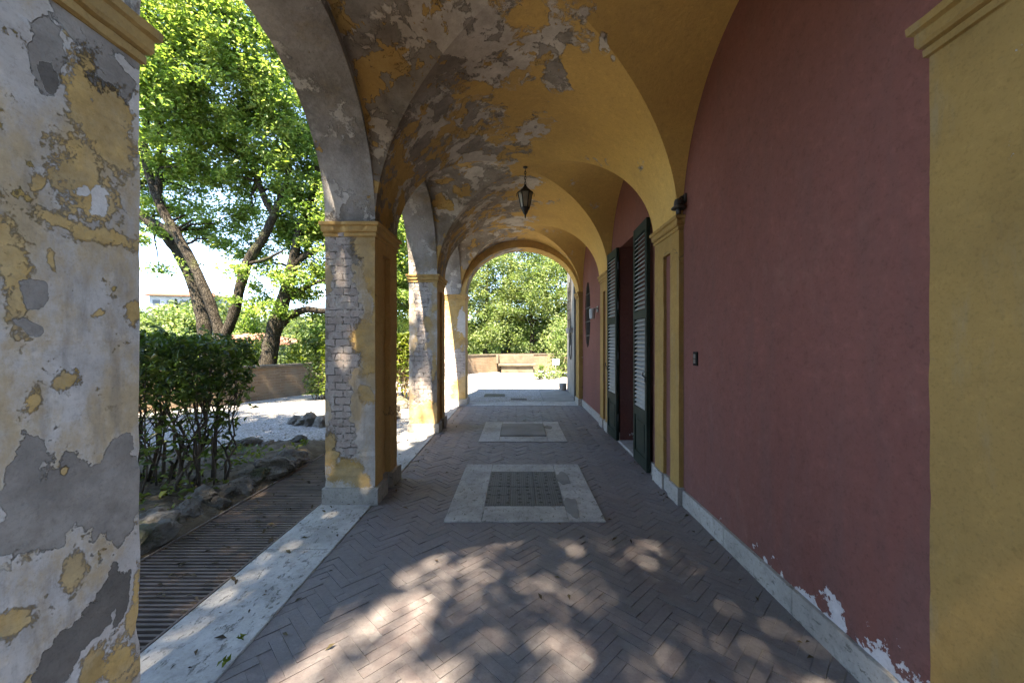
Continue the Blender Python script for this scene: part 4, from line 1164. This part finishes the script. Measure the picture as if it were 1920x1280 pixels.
def rockrow(path, n, rng_r, label, group, z=.02):
    P = smooth3([Vector((*p, 0)) for p in path], 10); L = [0]
    for a, b in zip(P, P[1:]): L.append(L[-1]+(b-a).length)
    for k in range(n):
        s = L[-1]*(k+.5+random.uniform(-.25, .25))/n; i = max(j for j in range(len(L)) if L[j] <= s); i = min(i, len(P)-2)
        p = P[i].lerp(P[i+1], (s-L[i])/max(1e-6, L[i+1]-L[i])); r = random.uniform(*rng_r)
        rock((p.x+random.uniform(-.05, .05), p.y, z+r*.18), (r*random.uniform(.9, 1.3), r*random.uniform(.9, 1.3), r*random.uniform(.6, 1.0)), random.random()*50, label, group)
rockrow([(-2.60, .9), (-2.60, 2.4), (-2.58, 3.6), (-2.55, 4.6)], 26, (.10, .20), 'rough grey rock in the row between the grating and the bed', 'rocks along the grating', .03)
rockrow([(-2.7, 5.25), (-3.3, 4.95), (-4.0, 4.6), (-4.8, 4.5)], 13, (.10, .20), 'grey boulder on the back edge of the bed beside the gravel', 'rocks at the back of the bed', .02)
rockrow([(-3.9, 6.75), (-3.3, 6.55), (-2.6, 6.7), (-2.2, 7.4)], 12, (.10, .19), 'grey rock at the edge of the second bed out on the gravel', 'rocks of the second bed', 0)
rockrow([(-2.55, 7.6), (-2.5, 8.3), (-2.8, 8.8)], 6, (.13, .22), 'pale rock on the gravel at the foot of the yellow green hedge', 'rocks under the court hedge', 0)

# ground cover and fallen leaves
P = []
for k in range(700):
    x = random.uniform(-3.6, -2.62); y = random.uniform(2.6, 5.0); P.append((x, y, .125+.03*random.random()))
P = np.array([p for p in P if mnoise.noise((p[0]*2.5, p[1]*2.5, 2)) > .0])
tag(link('ground_cover', leaf_mesh('ground_cover', P, .05, .6, .9), leaf_hedge), 'low green ground cover on the bed', 'ground cover', kind='stuff')
P = []
for k in range(1300):
    r = random.random()
    if r < .05: p = (random.uniform(-1.2, 1.38), random.uniform(1.2, 8.4)); z = .012
    elif r < .13: p = (random.choice([-1, 1])*random.uniform(0, .10), random.uniform(1.4, 8.2)); p = ((XW-.05-abs(p[0]) if p[0] > 0 else -1.2+abs(p[0])), p[1]); z = .012
    elif r < .17: p = (random.uniform(-1.66, -1.25), random.uniform(1.2, 5.8)); z = .018
    elif r < .35: p = (random.uniform(-2.38, -1.7), random.uniform(1.2, 5)); z = .012
    elif r < .60: p = (random.uniform(-3.9, -2.5), random.uniform(1.5, 5.2)); z = .14
    else: p = (random.uniform(-6, -2.2), random.uniform(5.0, 9.5)); z = .004
    P.append((*p, z))
tag(link('fallen_leaves', leaf_mesh('fallen_leaves', np.array(P), .034, .36, 3.0, curl=.05), litter), 'small dry leaves scattered on the floor and ground', 'fallen leaves', kind='stuff')

# weeds in the joint of the travertine strip
for i, (px, py, n, lab) in enumerate([(455, 1204, 9, 'small green weed growing in the joint of the travertine strip'), (424, 1250, 10, 'thin grassy weed at the strip edge nearest the camera')]):
    d = 1029/(py-640); c = at(px, py, d); e = empty('weed', (c.x, c.y, 0), label=lab, cat='weed')
    P = np.array([[c.x, c.y, .02]])+RNG.normal(size=(n, 3))*np.array([.009, .009, .006]); P[:, 2] = np.abs(P[:, 2])+.008
    link('foliage', leaf_mesh('foliage', P, .024, .45, .6), leaf_hedge, e)

# ------------------------------------------------------------------ LAMPS AND SMALL FITTINGS
def mat_glass():
    T = NT('frosted_lantern_glass'); p = T.pos()
    return T.done(T.mix(T.ramp(T.noise(p, 18, 4), .3, .7), (.42, .40, .34), (.30, .28, .23)), .35, spec=.5)
LX, LY = .10, 4.97
ln = empty('hanging_lantern', (LX, LY, 2.96), label='black six-sided lantern with pale panes hanging from the vault', cat='lantern')
mb = MB(); mb.lathe((LX, LY, 0), [(.028, 3.612), (.03, 3.60), (.012, 3.59)], 12)
for k in range(6):
    zc = 3.57-.034*k; a = k % 2
    pts = [(LX+(.011*math.cos(t) if a else 0), LY+(0 if a else .011*math.cos(t)), zc+.022*math.sin(t)) for t in np.linspace(0, 2*PI, 11)]
    mb.tube(pts, .0045, 6, cap=False)
mb.build('chain', blackm, ln)
mb = MB(); mb.lathe((LX, LY, 0), [(.008, 3.39), (.016, 3.37), (.03, 3.35), (.055, 3.33), (.065, 3.31), (.098, 3.295), (.102, 3.28), (.085, 3.278)], 6); mb.build('cap', blackm, ln)
mb = MB()
zt, zb, rt, rb = 3.28, 3.09, .092, .052
for k in range(6):
    a = 2*PI*k/6; p0 = (LX+rt*math.cos(a), LY+rt*math.sin(a), zt); p1 = (LX+rb*math.cos(a), LY+rb*math.sin(a), zb)
    mb.tube([p0, p1], .007, 6)
    q = (LX+1.22*rt*math.cos(a), LY+1.22*rt*math.sin(a), zt-.01); mb.tube([(LX+rt*math.cos(a), LY+rt*math.sin(a), zt+.005), q, (q[0], q[1], zt-.045)], .004, 5)
mb.build('frame', blackm, ln)
glassm = mat_glass()
for k in range(6):
    a, b = 2*PI*k/6, 2*PI*(k+1)/6; q = .95; mb = MB()
    mb.face([(LX+q*rb*math.cos(a), LY+q*rb*math.sin(a), zb), (LX+q*rb*math.cos(b), LY+q*rb*math.sin(b), zb), (LX+q*rt*math.cos(b), LY+q*rt*math.sin(b), zt), (LX+q*rt*math.cos(a), LY+q*rt*math.sin(a), zt)])
    mb.build('pane', glassm, ln)
mb = MB(); mb.lathe((LX, LY, 0), [(.058, 3.095), (.056, 3.08), (.036, 3.045), (.026, 3.02), (.012, 3.005), (.008, 2.985), (.010, 2.975), (.002, 2.955)], 12); mb.build('finial', blackm, ln)

# old bell-shaped lamp on the impost
sc = empty('wall_spotlight', (1.36, 3.33, 2.48), label='black bell-shaped lamp on top of the pilaster beside the red wall', cat='lamp')
mb = MB(); mb.lathe((1.365, 3.32, 0), [(.020, 2.478), (.022, 2.515), (.058, 2.52), (.06, 2.53), (.040, 2.545), (.036, 2.585), (.030, 2.60), (.012, 2.605)], 18); mb.build('shade', blackm, sc, smooth=False)
mb = MB(); mb.tube([(1.365, 3.32, 2.60), (1.39, 3.325, 2.625), (1.43, 3.33, 2.615)], .009, 8); mb.box((1.41, 3.29, 2.575), (1.4245, 3.36, 2.645)); mb.build('bracket', blackm, sc)

wl = empty('wall_lamp', (1.40, 6.93, 1.9), label='small grey outdoor lamp on the red wall before the oval window', cat='lamp')
lampm = simple('grey_lamp_metal', (.42, .42, .43), (.34, .34, .35), 8, .45, 60, .1, spec=.5)
mb = MB(); mb.lathe((1.325, 6.93, 0), [(.042, 1.80), (.05, 1.82), (.055, 1.95), (.05, 1.975), (.02, 1.985)], 16); mb.build('housing', lampm, wl, smooth=False)
mb = MB(); mb.tube([(1.34, 6.93, 1.965), (1.38, 6.93, 1.985), (1.42, 6.93, 1.975)], .014, 8); mb.box((1.41, 6.89, 1.92), (1.4245, 6.97, 2.02)); mb.build('bracket', lampm, wl)

sw = empty('switch_box', (1.42, 3.12, 1.26), label='small black switch box on the bare red wall', cat='switch')
mb = MB(); mb.box((XW-.012, 3.087, 1.208), (XW-.0005, 3.155, 1.318)); mb.build('plate', simple('matt_black', (.012, .012, .012), (.02, .02, .02), 9, .8, spec=.08), sw, bevel=.003)
mb = MB(); mb.box((XW-.017, 3.103, 1.225), (XW-.0125, 3.139, 1.26)); mb.box((XW-.017, 3.103, 1.266), (XW-.0125, 3.139, 1.30)); mb.build('button', simple('grey_button', (.06, .06, .065), (.08, .08, .085), 9, .35), sw, bevel=.002)

# ------------------------------------------------------------------ FAR VIEW
whitew = simple('white_villa_wall', (.44, .43, .42), (.36, .355, .35), 1.2, .9, 8, .2)
roofm = simple('terracotta_roof', (.30, .13, .085), (.22, .10, .07), 1.5, .9, 6, .6, .05)
glass2 = simple('dark_window_glass', (.035, .045, .055), (.05, .06, .07), 2, .15, 10, .05)
def far_house(name, label, c, w, dpt, floors, rot, fh=3.0, nwin=5, hip=1.6):
    from mathutils import Matrix
    e = empty(name, c, label=label, cat='house'); R = Matrix.Rotation(rot, 3, 'Z'); o = Vector(c)
    mb = MB(); mb.box((-w/2, 0, -6), (w/2, dpt, floors*fh), 0, R, o); mb.build('wall', whitew, e)
    for fl_ in range(floors):
        mb = MB(); z = fl_*fh
        mb.box((-w/2-.1, -1.5, z-.15), (w*.45, -.003, z+.05), 0, R, o); mb.box((-w/2-.1, -1.5, z+.052), (w*.45, -1.38, z+1.0), 0, R, o); mb.build('balcony', whitew, e)
        for k in range(nwin):
            x = -w/2+w*(k+.5)/nwin; mb = MB(); mb.box((x-.65, -.06, z+.9), (x+.65, .05, z+2.4), 0, R, o); mb.build('window', glass2, e)
    z = floors*fh; mb = MB(); E = 1.0
    P = [R @ Vector(p)+o for p in ((-w/2-E, -E, z), (w/2+E, -E, z), (w/2+E, dpt+E, z), (-w/2-E, dpt+E, z), (-w/2+dpt/2, dpt/2, z+hip), (w/2-dpt/2, dpt/2, z+hip))]
    Q = [p-Vector((0, 0, .25)) for p in P[:4]]
    for f in ((0, 1, 5, 4), (1, 2, 5), (2, 3, 4, 5), (3, 0, 4)): mb.face([P[i] for i in f])
    for i in range(4): mb.face([Q[i], Q[(i+1) % 4], P[(i+1) % 4], P[i]])
    mb.face(Q[::-1]); mb.build('roof', roofm, e)
    return e
vp = at(345, 640, 88)
far_house('hillside_villa', 'white terraced villa with a low red roof on the far hillside', (vp.x, vp.y, vp.z-.4), 13, 8, 3, .25, 3.6, 5, 1.3)
vp = at(455, 652, 36)
far_house('garden_house', 'low house with a brown roof glimpsed between the oak trunks', (vp.x, vp.y, vp.z-2.1), 6.5, 5, 1, .2, 2.6, 3, .9)
# woodland on the slope: one tree of each kind, then copies
def far_proto(kind):
    e = empty('slope_tree' if kind < 3 else 'cypress_tree', (0, 0, 0))
    mb = MB(); mb.tube([(0, 0, -.5), (.1, 0, 1.5), (0, .1, 3.0)], [.25, .2, .1], 8); mb.build('trunk', barkm, e)
    if kind < 3:
        bl = [((random.uniform(-1.4, 1.4), random.uniform(-1.4, 1.4), 3.2+random.uniform(-1.2, 1.6)), (1.5, 1.5, 1.2)) for _ in range(7)]+[((0, 0, 2.2), (2, 2, 1.5))]
        q, _ = clumps(bl, 150, 26, .42, .7, .3); lm = leaf_mesh('crown', q, .30, .6); m = [leaf_mid, leaf_far, leaf_mid][kind]
    else:
        t = RNG.random(2600)**.8; a = RNG.random(2600)*2*PI; r = (.85*(1-t)**.75*(.7+.3*np.sin(a*3+t*20)))*np.sqrt(RNG.random(2600)*.6+.4)
        q = np.stack([r*np.cos(a), r*np.sin(a), .3+t*7.5], 1); lm = leaf_mesh('crown', q, .28, .35, .1, outward=np.stack([np.cos(a), np.sin(a), 0*a], 1)*1.5); m = leaf_cyp
    link('crown', lm, m, e); return e
protos = [far_proto(k) for k in range(4)]
used = [False]*4
kl = ['bushy tree in the mixed woodland on the far hillside', 'pale tree in the mixed woodland on the far hillside', 'bushy tree in the mixed woodland on the far hillside', 'slim dark cypress on the far hillside below the white villa']
gl = ['hillside bushy trees', 'hillside pale trees', 'hillside bushy trees', 'hillside cypresses']
def place(k, x, y, s, dz=-.4):
    p = protos[k]
    if used[k]:
        r = p.copy(); C.objects.link(r)
        for ch in p.children:
            c = ch.copy(); C.objects.link(c); c.parent = r
    else: r = p; used[k] = True
    tag(r, kl[k], 'tree', gl[k])
    r.location = (x, y, hills(x, y)+dz); r.scale = (s*random.uniform(.85, 1.15), s*random.uniform(.85, 1.15), s); r.rotation_euler = (0, 0, random.random()*6)
for i in range(125):
    px = random.uniform(235, 800); d = 24+90*random.random()**1.1
    x = (px-VX)*d/F
    if 262 < px < 440 and d > 44: d = random.uniform(24, 44); x = (px-VX)*d/F
    place(random.choice([0, 0, 1, 2]), x, d, random.uniform(.6, .95)*(.62+d/130))
for (px, d, s) in ((275, 52, 1.35), (292, 48, 1.15), (318, 50, 1.05), (345, 55, 1.25), (372, 50, 1.3), (398, 54, 1.4), (425, 58, 1.5), (440, 50, 1.4), (300, 62, 1.35), (385, 64, 1.6), (360, 60, 1.2)): place(random.choice([0, 1]), (px-VX)*d/F, d, s)
for (px, d, s) in ((312, 58, .95), (330, 60, 1.1), (340, 54, .85), (402, 80, 1.1), (411, 78, 1.0), (282, 62, .8)): place(3, (px-VX)*d/F, d, s)
for i in range(70):
    d = random.uniform(26, 95); place(random.choice([0, 0, 1, 2]), -d*random.uniform(1.0, 2.6), d, random.uniform(.8, 1.2)*(.75+d/140))
for i in range(40):
    px = random.uniform(850, 1500); d = random.uniform(30, 75); place(random.choice([0, 1, 2]), (px-VX)*d/F, d, random.uniform(.9, 1.3))

# trees behind and left of the camera: their shade falls on the court and through the near arch
def shade_tree(x, y, h, bl, ncl, label, per=80, crad=.28, ls=.14):
    limbs = [([(x, y, -.1), (x+.1, y+.1, h*.3), (x-.1, y+.2, h*.6), (x, y, h)], [.34, .28, .2, .08])]
    for c, r in bl[:6]: limbs.append(([(x, y+.1, h*.45), ((x+c[0])/2, (y+c[1])/2, (h*.5+c[2])/2+.3), c], [.14, .1, .04]))
    tree('shade_tree', label, limbs, bl, ncl, per, crad, ls, leaf_oak, twigs=60)
bl = [((-2.1, -3.7, 9.9), (1.7, 1.7, .8)), ((-.1, -4.3, 10.2), (1.7, 1.6, .8)), ((1.5, -3.9, 9.9), (1.3, 1.5, .8)), ((-3.7, -3.3, 10.3), (1.7, 1.6, .9)), ((-.8, -6.0, 11.0), (2.0, 1.5, .9)), ((-.3, -2.9, 8.7), (1.6, .7, .5)),
      ((.55, -1.7, 8.2), (.55, .7, .5)), ((.95, -2.1, 8.3), (.6, .8, .5)), ((.75, -1.0, 8.0), (.5, .5, .4))]
bl += [((-2.7, -2.3, 8.6), (.8, .8, .5)), ((-2.5, -.5, 8.7), (.9, 1.0, .5)), ((-2.3, 1.7, 8.5), (.8, .7, .4)), ((-2.9, -1.3, 9.0), (.8, .8, .5))]
bl += [((-.5, -2.15, 8.6), (1.3, .32, .4)), ((.35, -2.5, 9.0), (.8, .3, .4))]
RNG = np.random.default_rng(8)
shade_tree(-3.6, -5.4, 10.5, bl, 760, 'tall oak standing behind the camera at the mouth of the portico', 38, .15, .10)
bl = [((.45, -2.9, 9.3), (.34, .6, .6)), ((.5, -2.2, 8.6), (.32, .6, .6)), ((.62, -1.4, 7.8), (.3, .6, .5)), ((.38, -3.6, 10.0), (.34, .6, .6)), ((.72, -2.9, 9.9), (.3, .6, .6)), ((.8, -2.0, 8.9), (.3, .6, .5))]  # added unseen leaf clumps that block sun streaks on the red wall and pilaster
shade_tree(1.7, -4.4, 9.4, bl, 120, 'slender unseen tree added behind the camera to keep sun off the red wall', 60, .17, .11)
bl = [((-5.6, .6, 8.2), (1.8, 1.8, 1.0)), ((-4.2, 1.2, 8.4), (1.5, 1.1, .8)), ((-6.6, 1.4, 9.0), (1.7, 1.2, .9)), ((-3.6, .2, 7.4), (1.4, 1.3, .8)), ((-7.6, .4, 8.4), (1.6, 1.6, .9)), ((-3.2, -1.0, 7.6), (1.5, 1.3, .8))]
bl += [((-7.8, 4.2, 9.2), (1.2, 1.0, .7)), ((-6.6, 4.7, 9.8), (1.0, .9, .6))]
shade_tree(-7.4, .2, 9.2, bl, 330, 'oak shading the court from behind the near pillar')

for i, (x, y, r, h) in enumerate(((-5.6, -5.4, 2.0, 7.4), (-2.6, -5.2, 1.9, 7.0), (.6, -5.0, 1.9, 7.2), (3.6, -5.4, 2.1, 7.6), (-8.6, -5.0, 2.2, 7.0), (-1.0, -6.6, 2.0, 7.6))):
    column_tree('backing_tree', 'dense leafy tree behind the camera facing the mouth of the portico', x, y, 0, h, r, leaf_mid, 150, 70, .36, .24, 'trees behind the camera', low=.06, twigs=16)
# ------------------------------------------------------------------ SKY, SUN, CAMERA
S = Vector((-.22, -1.0, 1.70)).normalized()        # towards the sun
el = math.asin(S.z); az = math.atan2(S.x, S.y)
w = bpy.data.worlds.new('World'); bpy.context.scene.world = w; w.use_nodes = True
nt = w.node_tree; bg = nt.nodes['Background']
sky = nt.nodes.new('ShaderNodeTexSky'); sky.sky_type = 'NISHITA'; sky.sun_disc = False
sky.sun_elevation = el; sky.sun_rotation = az; sky.air_density = .75; sky.dust_density = .1; sky.ozone_density = 2.6; sky.altitude = 3000
nt.links.new(sky.outputs[0], bg.inputs[0]); bg.inputs[1].default_value = .10
sl = bpy.data.lights.new('sun', 'SUN'); sl.energy = 2.5; sl.angle = math.radians(.7); sl.color = (1.0, .955, .89)
so = bpy.data.objects.new('sun', sl); C.objects.link(so); so.rotation_euler = (-S).to_track_quat('-Z', 'Y').to_euler(); so.location = (-5, -10, 20)

cam = bpy.data.cameras.new('camera'); co = bpy.data.objects.new('camera', cam); C.objects.link(co)
co.location = (0, 0, H); co.rotation_euler = (PI/2, 0, 0)
cam.sensor_width = 36; cam.lens = F*36/1920; cam.shift_x = (960-VX)/1920; cam.shift_y = (VY-640)/1920
cam.clip_start = .02; cam.clip_end = 6000
sc_ = bpy.context.scene; sc_.camera = co
sc_.view_settings.view_transform = 'Standard'; sc_.view_settings.look = 'None'; sc_.view_settings.gamma = 1; sc_.view_settings.exposure = 3.92
try:
    sc_.view_settings.use_white_balance = True; sc_.view_settings.white_balance_temperature = 8200; sc_.view_settings.white_balance_tint = 10
except Exception: pass
cy = sc_.cycles
cy.use_denoising = True
try: cy.denoiser = 'OPENIMAGEDENOISE'; cy.denoising_input_passes = 'RGB_ALBEDO_NORMAL'; cy.denoising_prefilter = 'ACCURATE'
except Exception: pass
cy.max_bounces = 8; cy.diffuse_bounces = 5; cy.glossy_bounces = 2; cy.transmission_bounces = 4; cy.transparent_max_bounces = 4
cy.caustics_reflective = False; cy.caustics_refractive = False
cy.sample_clamp_indirect = 6
